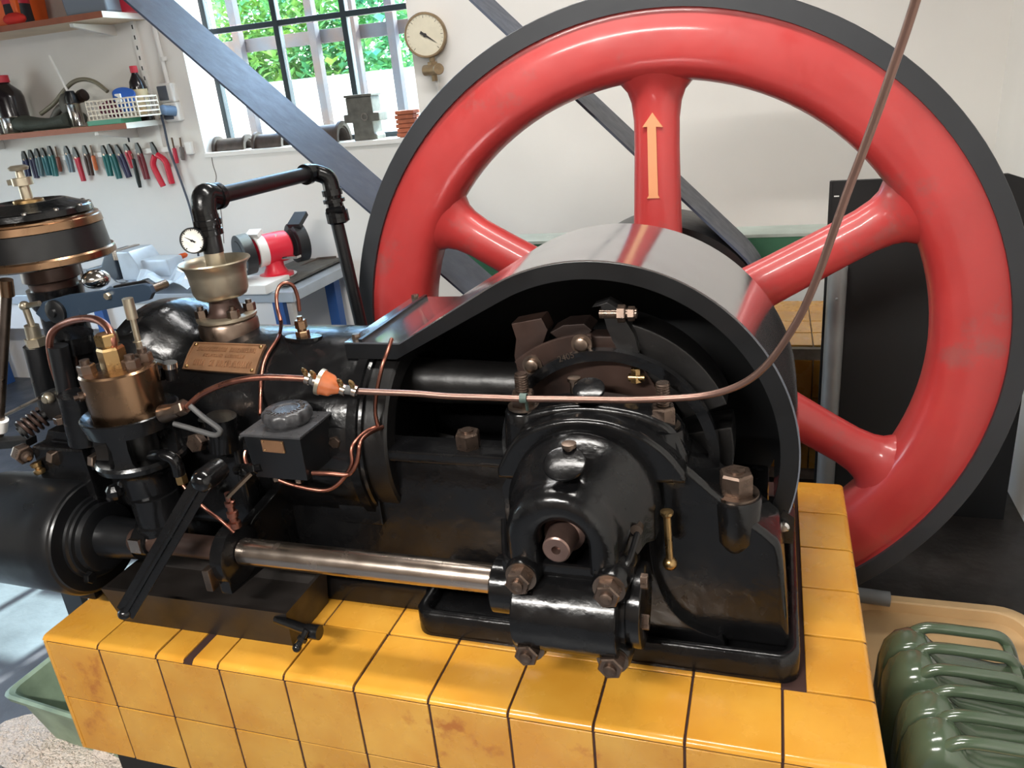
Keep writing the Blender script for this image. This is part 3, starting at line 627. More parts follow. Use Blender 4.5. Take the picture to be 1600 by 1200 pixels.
# ------------------------------------------------------------------ dial gauge on the riser
def gauge(name, label, c, r, depth, facemat, rimmat, needle_ang, ndir=(0.25,-1,.12), pointer=1.0):
    nd = V(ndir).normalized(); t = thing(name, label, 'gauge', c)
    mk('case', B().lathe(c-nd*depth, nd, [(0,r*.9),(.002,r),(depth,r),(depth+.004,r*.97),(depth+.004,r*.9),(depth-.001,r*.89)], 40), M[rimmat], t, smooth=30)
    mk('dial', B().lathe(c-nd*.001, nd, [(0,r*.9),(.001,r*.9)], 40), facemat, t, smooth=0)
    x = nd.cross(V((0,0,1))).normalized(); x = -x if x.x < 0 else x; y = V((0,0,1)) - nd*nd.z; y.normalize()
    tk = B()
    for i in range(25):
        a = math.radians(225-270*i/24); dd = x*math.cos(a)+y*math.sin(a); r0 = .80 if i % 4 else .74
        tk.bar(c+nd*.0012+dd*r*r0, c+nd*.0012+dd*r*.86, .0012 if i % 4 else .002, .0004, up=nd)
    mk('scale_marks', tk, M['darkin'], t, smooth=0)
    a = math.radians(needle_ang); dd = x*math.cos(a)+y*math.sin(a); pp = nd.cross(dd)
    mk('needle', B().prism([(0,0),(0,1),(1,0)],0,0.0001) if 0 else B().loft([[c+nd*.002-dd*r*.25+pp*r*.07, c+nd*.002-dd*r*.25-pp*r*.07, c+nd*.002+dd*r*.68],[c+nd*.004-dd*r*.25+pp*r*.07, c+nd*.004-dd*r*.25-pp*r*.07, c+nd*.004+dd*r*.68]]).cyl(c+nd*.002, c+nd*.006, r*.09, n=14), M['darkin'], t, smooth=0)
    return t
dialw = material('white_dial', S(226,224,216), .35); dialc = material('cream_dial', S(222,214,190), .35, var=.08, vscale=20)
g1 = gauge('pressure_gauge', 'small white dial gauge on the black pipe above the cup', P(301,376,.415), .028, .018, dialw, 'blackflat', 150)
mk('neck', B().cyl(P(305,376,.43), P(318,375,.45), .008, n=12), M['nickel'], g1)

# ------------------------------------------------------------------ governor drum
gv = thing('governor', 'black drum governor with bronze bands and a nickel spindle on top', 'governor', P(130,640,.40))
g0 = P(69,394,.40); gx, gy = g0.x, .40
def zg(y): return P(160,y,.40).z
z_ = [zg(405), zg(391), zg(352), zg(335), zg(322)]
mk('drum', B().lathe((gx,gy,0),(0,0,1),[(z_[1],0.1408),(z_[2],0.1365),(z_[2]+.001,0.1290)],64), M['blackflat'], gv, smooth=30)
mk('bottom_band', B().lathe((gx,gy,0),(0,0,1),[(z_[0]-.004,0.1075),(z_[0],0.1430),(z_[0]+.004,0.1494),(z_[1]-.003,0.1494),(z_[1]+.001,0.1462)],64), M['bronze'], gv, smooth=30)
mk('top_band', B().lathe((gx,gy,0),(0,0,1),[(z_[2],0.1344),(z_[2]+.002,0.1387),(z_[3]-.006,0.1365),(z_[3]-.004,0.1333),(z_[3],0.1333),(z_[3]+.003,0.1268)],64), M['bronze'], gv, smooth=30)
zt_ = P(46,322,.40).z
mk('lid', B().lathe((gx,gy,0),(0,0,1),[(z_[3]+.002,0.1204),(z_[3]+.006,0.1258),(z_[4],0.1236),(z_[4]+.003,0.1204),(z_[4]+.004,0.1150),(z_[4]+.020,0.0752),(zt_-.004,.030)],64), M['black'], gv, smooth=25)
for i in range(12):
    a = 2*PI*i/12+.2; mk('lid_screw', B().lathe((gx+.118*math.cos(a),gy+.118*math.sin(a),z_[4]+.001),(0,0,1),[(0,.006),(.004,.006),(.006,.003)],10), M['chrome'], gv)
zs = P(38,262,.40).z
mk('collar', B().lathe((gx,gy,0),(0,0,1),[(zt_-.008,.032),(zt_-.004,.033),(zt_+.014,.031),(zt_+.016,.027),(zt_+.017,.014)],32), M['brass'], gv)
mk('spindle', B().lathe((gx,gy,0),(0,0,1),[(zt_+.015,.012),(zt_+.045,.0115),(zt_+.046,.021),(zt_+.062,.021),(zt_+.063,.009),(zs-.006,.008),(zs-.004,.019),(zs+.002,.021),(zs+.006,.014)],24), M['nickel'], gv, smooth=30)
mk('collar_tab', B().obox((gx-.022,gy-.006,zt_+.054),.010,.006,.006), M['nickel'], gv, bevel=.001)
mk('lever_nut', B().obox((gx+.034,gy-.004,zt_+.004),.014,.007,.006), M['chrome'], gv, bevel=.002)
mk('neck', B().lathe((gx,gy,0),(0,0,1),[(z_[0]-.065,.050),(z_[0]-.045,.052),(z_[0]-.040,.062),(z_[0]-.012,.060),(z_[0]-.003,.085)],40), M['browniron'], gv, smooth=40)
mk('column', B().lathe((gx,gy,0),(0,0,1),[(.22,.075),(.24,.062),(z_[0]-.12,.048),(z_[0]-.10,.058),(z_[0]-.06,.060)],36), M['black'], gv, smooth=40)
# rocker arm
rk = thing('rocker_arm', 'blue-black forked rocker arm below the governor drum', 'lever', P(150,465,.30))
def slab(l, Y, t): return B().prism(pxp(l, Y), Y, Y+t)
mk('front_arm', slab([(66,472),(102,462),(160,454),(222,444),(233,447),(238,458),(233,469),(205,476),(150,487),(104,500),(70,503),(55,490)], .285, .012), material('blued_steel', S(48,64,82), .34, metal=.3, rvar=.1), rk, bevel=.002)
mk('rear_arm', slab([(176,447),(226,438),(236,444),(238,456),(230,462),(180,462)], .345, .012), M['darkin'], rk, bevel=.002)
q = P(88,487,.283); mk('pivot', B().lathe(q+V((0,.02,0)),(0,-1,0),[(0,.026),(.025,.026),(.028,.020),(.029,.010),(.034,.009)],24), M['blackflat'], rk)
q = P(228,455,.30); mk('fork_pin', B().cyl(q, q+V((0,.06,0)), .009, n=14), M['steel'], rk)
mk('ball_end', B().ball(P(38,478,.28),.011,14).cyl(P(40,478,.28),P(62,474,.285),.006,n=10), M['nickel'], rk)
mk('link', B().cyl(P(40,482,.28),P(52,515,.28),.0072,n=12).cyl(P(49,508,.28),P(54,530,.28),.015,n=16).lathe(P(54,528,.28),(0,0,-1),[(0,.022),(.018,.022),(.02,.018)],6), M['nickel'], rk, smooth=30)
mk('guide', B().cyl(P(56,540,.28),P(84,650,.28),.026,n=20), M['blackflat'], rk)
mk('set_screw', B().hexn(P(170,462,.285),(0,-1,0),.008,.008), M['nickel'], rk)
mk('lamp_glass', B().ball(P(150,436,.36),.03,16,(1,1,.7)), M['chrome'], rk)
# long push rod at the frame edge
pr = thing('push_rod', 'upright bronze push rod at the left edge of the engine', 'rod', P(0,700,.22))
mk('upper', B().cyl(P(9,437,.22),P(12,462,.22),.0135,n=18), M['bronze'], pr)
mk('lower', B().cyl(P(10,460,.22),P(-2,680,.22),.0105,n=18), M['oldsteel'], pr)
mk('sleeve', B().cyl(P(2,655,.22),P(0,672,.22),.015,n=16), M['white'], pr)
# ------------------------------------------------------------------ fuel pump block and injector
vb = thing('valve_block', 'black cast valve block carrying springs and bolts at the engine end', 'casting', (.08,.26,.20))
mk('body', B().box(-.12,.30,.20,.34,.20,.40), M['black'], vb, bevel=.014, seg=3)
mk('plate', slab([(74,672),(150,682),(150,722),(60,722)], .15, .05), M['black'], vb, bevel=.003)
mk('plate_rib', slab([(80,688),(150,696),(150,700),(80,692)], .145, .01), M['black'], vb, bevel=.001)
mk('slide', slab([(60,712),(160,716),(150,735),(60,738)], .14, .06), M['blackflat'], vb, bevel=.003)
mk('valve_stem', B().cyl(P(112,520,.26),P(140,690,.26),.036,n=24).cyl(P(112,520,.26),P(116,545,.26),.042,n=24), M['black'], vb)
mk('valve_guide', B().cyl(P(90,540,.20),P(115,660,.20),.020,n=20), M['blackflat'], vb)
mk('side_pump', B().cyl(P(118,615,.16),P(135,690,.16),.034,n=24), M['black'], vb)
mk('post', B().cyl(P(322,655,.22),P(335,780,.22),.016,n=16).cyl(P(345,650,.20),P(350,700,.20),.03,n=18), M['black'], vb)
sp0, sp1 = P(36,672,.16), P(68,650,.20)
mk('spring', B().spring(sp0, sp1, .020, .0042, 4.2), M['browniron'], vb)
mk('spring_core', B().cyl(sp0-(sp1-sp0)*.2, sp1+(sp1-sp0)*.5, .012, n=14).cyl(sp0-(sp1-sp0)*.12, sp0, .021, n=18), M['darkin'], vb)
mk('spring_arm', slab([(62,615),(95,608),(108,640),(100,660),(75,655),(66,640)], .19, .03), M['darkin'], vb, bevel=.004)
q = P(76,622,.185); mk('ball_joint', B().ball(q,.013,14).cyl(q,q+V((0,-.012,0)),.008,n=10), M['nickel'], vb)
mk('link_rod', B().cyl(P(10,648,.19),P(62,622,.19),.0042,n=8), M['oldsteel'], vb)
q = P(46,710,.13); mk('nut', B().lathe(q+V((-.028,0,.006)),(1,-.25,-.2),[(0,.017),(.008,.021),(.010,.021),(.026,.021),(.028,.018)],6).lathe(q+V((0,-.008,0)),(1,-.25,-.2),[(0,.012),(.009,.011),(.012,.006)],14), M['nut'], vb, smooth=20)
mk('nut', B().hexn(P(84,712,.135),(1,-.3,-.1),.018,.02), M['oldsteel'], vb, smooth=20)
mk('nut', B().hexn(P(148,719,.135),(1,-.3,.1),.017,.018), M['oldsteel'], vb, smooth=20)
mk('oil_cup', B().lathe(P(64,740,.12),(-.2,0,1),[(0,.009),(.004,.012),(.010,.012),(.012,.007),(.016,.007),(.018,.011),(.026,.012),(.028,.006)],14), M['brass'], vb)
mk('cross_bar', slab([(-20,690),(40,688),(42,700),(-20,704)], .20, .03), M['darkin'], vb, bevel=.003)
mk('top_nut', B().hexn(P(98,660,.17),(0,0,1),.016,.014), M['nut'], vb, smooth=20)
mk('bracket_nut', B().hexn(P(312,690,.19),(0,-1,.2),.020,.018), M['nut'], vb, smooth=20)
mk('black_knob', B().lathe(P(318,745,.15),(.5,-1,.2),[(-.03,.012),(0,.014),(.001,.020),(.012,.020),(.013,.012),(.022,.011)],16), M['black'], vb)

ij = thing('fuel_pump', 'bronze capped fuel pump standing in a black ring housing', 'pump', P(215,760,.14))
i0 = P(195,615,.14); ix, iy = i0.x, .14
def zi(y): return P(195,y,.14).z
za, zb2 = zi(590), zi(652)
za, zb2 = P(250,575,.14).z, P(250,640,.14).z
mk('bronze_cap', B().lathe((ix,iy,0),(0,0,1),[(zb2-.03,.066),(zb2,.068),(za-.004,.070),(za,.067),(za+.001,.060)],56), M['bronze'], ij, smooth=30)
b = B().lathe((ix,iy,0),(0,0,1),[(zb2-.012,.071),(zb2-.006,.083),(zb2-.002,.088),(zb2-.004,.091),(zb2-.012,.090),(zb2-.034,.086),(zb2-.035,.07)],56)
mk('upper_ring', b, M['black'], ij, smooth=40)
for a in (20,110,200,290):
    rgs = []
    for z, r0, wd in ((zb2-.03,.078,26),(zb2-.055,.074,22),(zb2-.085,.074,24),(zb2-.10,.076,34)):
        ring = []
        for rr, t in ((r0+.008,-1),(r0+.008,-.5),(r0+.008,0),(r0+.008,.5),(r0+.008,1),(r0-.014,1),(r0-.014,0),(r0-.014,-1)):
            an = math.radians(a+t*wd/2); ring.append(V((ix+rr*math.cos(an), iy+rr*math.sin(an), z)))
        rgs.append(ring)
    mk('window_post', B().loft(rgs), M['black'], ij, smooth=50)
mk('inner_plunger', B().cyl((ix,iy,zb2-.12),(ix,iy,zb2),.036,n=24), M['darkin'], ij)
mk('lower_ring', B().lathe((ix,iy,0),(0,0,1),[(zb2-.20,.04),(zb2-.19,.052),(zb2-.135,.056),(zb2-.118,.066),(zb2-.110,.086),(zb2-.100,.088),(zb2-.094,.084),(zb2-.10,.06)],48), M['black'], ij, smooth=40)
mk('pump_body', B().lathe((ix+.012,iy-.01,0),(0,0,1),[(zb2-.30,.02),(zb2-.295,.040),(zb2-.27,.047),(zb2-.255,.047),(zb2-.252,.051),(zb2-.243,.051),(zb2-.24,.046),(zb2-.18,.047)],40), M['black'], ij, smooth=30)
mk('set_bolt', B().cyl((ix-.052,iy-.046,(za+zb2)/2),(ix-.057,iy-.053,(za+zb2)/2),.0095,n=16).cyl((ix-.056,iy-.052,(za+zb2)/2),(ix-.062,iy-.060,(za+zb2)/2),.0055,n=6), M['nut'], ij)
mk('gland', B().hexn((ix-.004,iy,za),(0,0,1),.025,.042).cyl((ix-.004,iy,za+.040),(ix-.004,iy,za+.052),.014,n=16).hexn((ix-.006,iy,za+.046),(0,0,1),.021,.022,.5), M['brass'], ij, smooth=20)
for dx, dy in ((-.036,-.036),(-.034,.028),(.040,-.004),(.036,.034)):
    k = mk('cap_nut', B().hexn((ix+dx,iy+dy,za),(0,0,1),.0165,.018), M['nut'], ij, smooth=20)
    mk('stud_end', B().cyl((ix+dx,iy+dy,za+.018),(ix+dx,iy+dy,za+.027),.009,n=14), M['nut'], k)
mk('knob', B().ball(P(180,768,.09),.018,10).ball(P(190,756,.09),.008,8).ball(P(172,778,.09),.008,8), M['black'], ij, smooth=0)
mk('knob_stem', B().cyl(P(184,766,.09),P(215,752,.13),.008,n=10), M['black'], ij)
mk('elbow', B().tube([P(238,712,.12),P(254,711,.11),P(270,716,.11),P(277,728,.11),P(280,742,.11)],.012,14,5), M['black'], ij, smooth=60)
mk('elbow_nut', B().hexn(P(282,742,.11),P(288,764,.11)-P(282,742,.11),.012,.018), M['brass'], ij, smooth=20)
mk('inlet', B().cyl(P(255,647,.13),P(280,640,.13),.018,.014,n=16), M['oldsteel'], ij)
ti = thing('timing_loop', 'dark bent wire lever loop beside the fuel pump', 'lever', P(340,668,.12))
mk('wire', B().tube([P(297,634,.12),P(318,652,.12),P(340,668,.12),P(344,675,.12),P(335,680,.12),P(310,673,.12),P(290,667,.12),P(272,662,.12)],.0052,8,5), M['rubber'], ti, smooth=60)
tr = thing('thin_tie_rod', 'slim grey tie rod rising from behind the bronze pump cap', 'rod', P(228,585,.2))
mk('rod', B().cyl(P(206,492,.2),P(228,585,.2),.006,n=10).lathe(P(215,535,.2),(0,0,1),[(0,.006),(.002,.009),(.004,.006)],10), M['nickel'], tr)
mk('sleeve', B().cyl(P(199,466,.2),P(207,498,.2),.0105,n=14), M['nickel'], tr)
ov_ = thing('oil_valve', 'small black needle valve with a bright top beside the bronze cap', 'valve', P(268,600,.2))
mk('valve_body', B().cyl(P(266,572,.2),P(269,592,.2),.012,n=14).hexn(P(248,584,.2),(1,0,.1),.014,.016), M['black'], ov_, smooth=30)
mk('cap', B().cyl(P(266,574,.2),P(265,566,.2),.014,n=16), M['chrome'], ov_)
mk('arm', B().bar(P(232,561,.2),P(262,570,.2),.012,.005), M['chrome'], ov_)
ip = thing('injection_pipe', 'thick copper loop pipe curving from the bronze pump to the valve column', 'pipe', P(110,612,.2))
mk('tube', B().tube([P(178,548,.14),P(176,530,.14),P(170,514,.15),P(158,503,.16),P(143,498,.17),P(122,499,.18),P(100,506,.19),P(84,517,.19),P(78,532,.19),P(79,552,.19),P(85,578,.19),P(93,600,.19),P(104,611,.19),P(120,612,.19),P(138,605,.19)],.0075,12,5), M['copper'], ip, smooth=60)
tp = thing('drip_pipe', 'thin copper pipe slanting from the pump elbow to the camshaft bearing', 'pipe', P(360,828,.09))
mk('tube', B().tube([P(286,758,.105),P(300,775,.1),P(325,798,.095),P(348,815,.09),P(366,832,.09)],.0036,8,5), M['copper'], tp, smooth=60)
# ------------------------------------------------------------------ hand lever and drip tray
lv = thing('hand_lever', 'black steel hand lever slanting down in front of the camshaft', 'lever', P(195,965,-.03))
la, lb2 = P(316,752,.05), P(196,958,-.03)
mk('bar', B().bar(la, lb2, .010, .020, up=(0,1,.2)), M['black'], lv, bevel=.003)
ld = (lb2-la).normalized(); ls = ld.cross(V((0,-1,.1))).normalized()
for s_ in (-1, 1): mk('edge_rail', B().bar(la+ls*.011*s_, lb2+ls*.011*s_, .018, .0055, up=(0,1,.2)), M['black'], lv, bevel=.002)
mk('grip_end', B().ball(lb2, .0145, 16, (1,1,.8)), M['black'], lv)
mk('pivot', B().lathe(la+V((0,.05,0)),(0,-1,0),[(0,.022),(.05,.022),(.06,.018),(.066,.010)],20), M['black'], lv)
dt = thing('drip_tray', 'black oil drip tray box standing on the plinth tiles under the camshaft', 'tray', (.15,.14,.011))
b = B(); x0,x1,y0,y1,z0,z1 = -.02,.435,.07,.225,.011,.10
b.loft([[V((x0+.02,y0+.012,z0)),V((x1-.012,y0+.012,z0)),V((x1-.012,y1,z0)),V((x0+.02,y1,z0))],[V((x0,y0,z1)),V((x1,y0,z1)),V((x1,y1,z1)),V((x0,y1,z1))],[V((x0+.008,y0+.008,z1)),V((x1-.008,y0+.008,z1)),V((x1-.008,y1-.008,z1)),V((x0+.008,y1-.008,z1))],[V((x0+.02,y0+.02,z1-.03)),V((x1-.02,y0+.02,z1-.03)),V((x1-.02,y1-.02,z1-.03)),V((x0+.02,y1-.02,z1-.03))]])
mk('box', b, material('oily_tray', S(32,28,26), .42, var=.3, vscale=10, rvar=.1), dt, smooth=20)
q = P(452,984,.055); q2 = P(488,987,.045)
mk('drain_pipe', B().cyl(q-V((.04,-.02,-.004)), q2, .0095, n=14), M['black'], dt)
dk = mk('drain_cock', B().cyl(q2-V((.012,0,0)), q2+V((.016,0,0)), .014, n=16), M['black'], dt)
mk('cock_handle', B().cyl(P(480,984,.035),P(464,1012,.015),.0065,n=10).ball(P(464,1012,.015),.009,10).hexn(P(474,996,.028),(-.4,-.5,-.6),.010,.008), M['black'], dk)
# ------------------------------------------------------------------ belt and pulley behind the flywheel
c1 = V((AX-.021, AZ-.021)); r1 = .312; ang = math.radians(180-44.1); c2 = c1 + V((math.cos(ang), math.sin(ang)))*2.75; r2 = .36
BY0, BY1 = 1.20, 1.44
bt = thing('drive_belt', 'wide grey leather drive belt slanting from the pulley to the ceiling', 'belt', (c1.x, 1.28, c1.y-r1))
def beltloop(dr):
    d = (c2-c1).normalized(); n = V((-d.y, d.x)); L = (c2-c1).length; k = (r1-r2)/L; kk = math.sqrt(1-k*k)
    nu = d*k + n*kk; nl = d*k - n*kk; pts = []
    a_l = math.atan2(nl.y, nl.x); a_u = math.atan2(nu.y, nu.x)
    # arc on pulley 1 the far way round (right side)
    a0, a1 = a_u, a_l
    if a1 < a0: a1 += 2*PI
    mid = (a0+a1)/2
    if V((math.cos(mid), math.sin(mid))).dot(d) > 0: a1 -= 2*PI
    for i in range(41): a = a0+(a1-a0)*i/40; pts.append(c1+V((math.cos(a), math.sin(a)))*(r1+dr))
    a0, a1 = a1, a_u
    a0 = a_l; a1 = a_u
    if a1 < a0: a1 += 2*PI
    mid = (a0+a1)/2
    if V((math.cos(mid), math.sin(mid))).dot(d) < 0: a1 -= 2*PI
    for i in range(41): a = a0+(a1-a0)*i/40; pts.append(c2+V((math.cos(a), math.sin(a)))*(r2+dr))
    return pts
pa, pb_ = beltloop(.0065), beltloop(0); m = len(pa)
vs = [V((p.x, y, p.y)) for y in (BY0, BY1) for L in (pa, pb_) for p in L]
fs = []
for i in range(m):
    j = (i+1) % m
    fs += [(i, j, j+2*m, i+2*m), (i+m, i+3*m, j+3*m, j+m), (i, i+m, j+m, j), (i+2*m, j+2*m, j+3*m, i+3*m)]
mk('strap', B().add(vs, fs), M['belt'], bt, smooth=40)
def pulley(name, label, c, r, mt, y0=BY0-.01, y1=BY1+.01):
    t = thing(name, label, 'pulley', (c.x, (y0+y1)/2, c.y-r))
    mk('rim', B().lathe((c.x,0,c.y),(0,1,0),[(y0,r-.025),(y0,r-.004),((y0+y1)/2,r-.0005),(y1,r-.004),(y1,r-.025)],72,closed=True), mt, t)
    mk('hub', B().cyl((c.x,y0,c.y),(c.x,y1,c.y),.07,n=32), mt, t)
    for k in range(6):
        a = math.radians(20+60*k); d = V((math.cos(a),0,math.sin(a))); ym = (y0+y1)/2
        mk('spoke', B().cyl(V((c.x,ym,c.y))+d*.06, V((c.x,ym,c.y))+d*(r-.02), .025, .02, n=14), mt, t)
    return t
pulley('belt_pulley', 'dark belt pulley on the crankshaft just behind the flywheel', c1, r1, M['darkin'])
pulley('line_shaft_pulley', 'dark driven pulley under the ceiling at the far end of the belt', c2, r2, M['darkin'])
ls_ = thing('line_shaft', 'overhead steel line shaft hung from the ceiling', 'shaft', (c2.x, 1.3, c2.y))
mk('shaft', B().cyl((c2.x,.9,c2.y),(c2.x,1.9,c2.y),.03), M['oldsteel'], ls_)
for y in (1.0,1.7): mk('hanger', B().box(c2.x-.05,c2.x+.05,y-.04,y+.04,c2.y-.05,CZ), M['darkin'], ls_, bevel=.01)

# ------------------------------------------------------------------ outboard plinth, green beam, black cabinet, pole
p2 = thing('rear_plinth', 'second yellow tiled plinth behind the flywheel', 'plinth', (1.2,2.2,FZ))
mk('core', B().box(.9,1.62,1.96,2.6,FZ,-.004), material('broken_screed', S(150,142,128), .9, var=.3, vscale=30), p2, smooth=0)
for i in range(5):
    for j in range(4):
        o = tile_mesh(.9+.15*i-.03, .9+.15*(i+1)-.03, 1.985+.15*j, 1.985+.15*(j+1), -.012, .003+jit()); o.parent = p2; o.matrix_parent_inverse = Matrix.Translation(-V(p2.location))
    for k in range(3):
        o = tile_mesh(.9+.15*i-.03, .9+.15*(i+1)-.03, 1.945, 1.96, -.045-.15*(k+1), -.045-.15*k, mt='tile_side'); o.parent = p2; o.matrix_parent_inverse = Matrix.Translation(-V(p2.location))
gb = thing('green_beam', 'worn green steel beam with flaking grey top behind the flywheel', 'beam', (.9,1.9,.36))
M['green'] = material('green_paint', S(58,112,82), .5, var=.25, vscale=8, stain=S(120,100,80), sscale=13, sthr=.66)
M['flake'] = material('flaking_grey_green', S(176,186,176), .6, var=.15, vscale=10, stain=S(236,236,230), sscale=22, sthr=.62)
mk('front_face', B().box(.20,1.56,1.80,1.83,.33,.452), M['green'], gb, bevel=.002)
mk('top_face', B().box(.20,1.56,1.795,1.94,.450,.462), M['flake'], gb, bevel=.002)
for x in (.3,1.1): mk('leg', B().box(x,x+.08,1.84,1.92,FZ,.45), M['green'], gb, bevel=.003)
bc = thing('black_cabinet', 'matt black steel cabinet standing behind the flywheel rim', 'cabinet', (1.85,1.9,FZ))
cab = material('black_cabinet', S(16,16,17), .6)
mk('front_panel', B().prism([(1.485,FZ),(1.485,.632),(1.98,.628),(2.04,.605),(2.10,.56),(2.10,FZ)], 1.75, 1.77), cab, bc, smooth=0)
mk('carcass', B().prism([(1.50,FZ),(1.50,.62),(1.97,.615),(2.09,.55),(2.09,FZ)], 1.77, 1.79), cab, bc, smooth=0)
mk('edge_trim', B().box(1.482,1.490,1.745,1.755,FZ,.632), cab, bc, smooth=0)
mk('paint_mark', B().box(1.497,1.512,1.7485,1.7495,.583,.587), M['white'], bc, smooth=0)
gp = tag(mk('grey_post', B().cyl(P(1308,440,1.71),P(1330,690,1.71),.030,n=24).ball(P(1310,475,1.685),.004,8), material('galvanised', S(150,150,148), .4, metal=.3, var=.2, vscale=9)), 'round grey metal post in front of the black cabinet', 'post')
_p = P(1308,440,1.71)
gp.data.clear_geometry()
b = B().cyl((_p.x,1.71,FZ),(_p.x,1.71,_p.z+.05),.030,n=24).ball((_p.x,1.68,_p.z-.05),.005,8)
gp.data.from_pydata([tuple(v) for v in b.v], [], b.f); gp.data.shade_smooth(); gp.data.set_sharp_from_angle(angle=.7)

# ------------------------------------------------------------------ jerry cans on a tray
M['olive'] = material('olive_enamel', S(68,82,64), .2, col2=S(60,74,57), vscale=7, coat=.6, rvar=.05)
def jerry():
    t = thing('jerry_can', '', 'jerry can', (1.715,.445,FZ+.012), 'green jerry cans beside the plinth')
    X0, W_, Zb = 1.545, .345, FZ+.014
    prof = [(0,.30,.03),(.004,.372,.02),(.014,.408,.010),(.032,.430,.004),(.055,.439,.001),(.080,.437,.001),(.098,.415,.001),(.13,.388,0),(.22,.374,0),(.27,.376,0),(.31,.372,.004),(.335,.35,.012),(.345,.32,.03)]
    for s_ in (-1, 1):
        rgs = []
        for x, h, ins in prof:
            yi, yo = s_*.0016, s_*(.083-ins*.7); ring = []
            zb = Zb + ins; zt = Zb + h; r = .028
            pts = [(yi, zb), (yo-s_*r, zb), (yo-s_*r*.3, zb+r*.3), (yo, zb+r), (yo, zt-r*1.3), (yo-s_*r*.18, zt-r*.62), (yo-s_*r*.62, zt-r*.18), (yo-s_*r*1.3, zt), (yi+s_*.012, zt), (yi+s_*.004, zt-.003), (yi, zt-.012)]
            rgs.append([V((X0+x, .445+y, z)) for y, z in pts])
        mk('half_shell', B().loft(rgs), M['olive'], t, smooth=50)
    mk('seam', B().box(X0+.008,X0+W_-.008,.4435,.4465,Zb+.01,Zb+.36), M['olive'], t, smooth=0)
    for y, rr in ((-.062,.0115),(0,.0115),(.062,.0115)):
        mk('handle', B().tube([(X0+.05,.445+y*.9,Zb+.400),(X0+.065,.445+y,Zb+.422),(X0+.085,.445+y,Zb+.437),(X0+.11,.445+y,Zb+.441),(X0+.16,.445+y,Zb+.440),(X0+.21,.445+y,Zb+.438),(X0+.228,.445+y,Zb+.430),(X0+.243,.445+y,Zb+.405),(X0+.255,.445+y,Zb+.365)], rr, 12, 5), M['olive'], t, smooth=60)
    mk('handle_strap', B().box(X0+.225,X0+.240,.445-.062,.445+.062,Zb+.418,Zb+.426), M['olive'], t, bevel=.002)
    mk('spout_cap', B().cyl((X0+.285,.445,Zb+.36),(X0+.305,.445,Zb+.415),.034,n=28), M['olive'], t, bevel=.004)
    for y in (-1, 1):
        mk('pressing', B().bar((X0+.05,.445+y*.084,Zb+.08),(X0+.29,.445+y*.084,Zb+.32),.006,.02,up=(1,0,-1)), M['olive'], t, bevel=.002)
    return t
j1 = jerry(); j1['label'] = 'olive green jerry can further from the viewer, next to the plinth corner'
j2 = copy_tree(j1); j2.location = V(j1.location)+V((.012,-.178,0)); j2['label'] = 'nearest olive green jerry can at the lower right corner'
ty = thing('wooden_tray', 'shallow beige tray with a rounded corner under the jerry cans', 'tray', (1.78,.6,FZ))
M['beige'] = material('beige_board', S(206,172,126), .5, var=.15, vscale=7)
def ringz(ins, z): return rrect(1.53+ins, 2.04-ins, -.1+ins, 1.19-ins, .09-ins*.5, z)
mk('pan', B().loft([ringz(0,FZ+.0005),ringz(0,FZ+.04),ringz(.004,FZ+.044),ringz(.03,FZ+.044),ringz(.034,FZ+.040),ringz(.036,FZ+.010)]), M['beige'], ty, smooth=40)
pd = thing('grey_conduit', 'short grey pipe end lying on the floor behind the plinth', 'pipe', P(1370,933,.78))
mk('tube', B().lathe(P(1310,925,1.15),P(1388,936,1.15)-P(1310,925,1.15),[(0,.022),(.14,.022),(.14,.018),(.13,.018)],18), material('grey_pvc', S(120,122,124), .4), pd)
struct('floor', B().box(.2,2.16,.92,2.74,FZ,FZ+.004), M['pit'], smooth=0)
struct('floor', B().box(1.5,2.16,-3.4,.92,FZ,FZ+.004), M['pit'], smooth=0)
# ------------------------------------------------------------------ tub with granules at lower left
tb = thing('plastic_tub', 'shallow mottled green plastic tub on the floor at the left of the plinth', 'tub', (-.55,.3,FZ))
M['tub'] = material('tub_green', S(140,160,136), .5, col2=S(108,126,106), vscale=9)
t0, t1 = P(2,1084,Z=-.36), P(78,1024,Z=-.36); zr = -.36
ux = (P(90,1112,Z=zr)-t0); ux.z = 0; ux.normalize(); uy = (t1-t0); uy.z = 0; uy.normalize()
LX, LY = .42, .42
def tubring(ins, z): 
    c = [(ins,ins),(LX-ins,ins),(LX-ins,LY-ins),(ins,LY-ins)]
    o = []
    for i,(a,b2) in enumerate(c):
        for k in range(4):
            sgn = [(1,1),(-1,1),(-1,-1),(1,-1)][i]; rr = .03; an = math.radians([180,270,0,90][i]+30*k)
            o.append(V((t0.x,t0.y,z))+ux*(a+sgn[0]*rr+rr*math.cos(an))+uy*(b2+sgn[1]*rr+rr*math.sin(an)))
    return o
mk('shell', B().loft([tubring(.05,FZ+.002),tubring(.014,zr-.02),tubring(0,zr-.018),tubring(-.004,zr-.004),tubring(.004,zr),tubring(.014,zr-.006),tubring(.055,FZ+.012)]), M['tub'], tb, smooth=35)
M['gran'] = material('white_granules', S(222,208,196), .9, var=.2, vscale=120, bump=1, bscale=160)
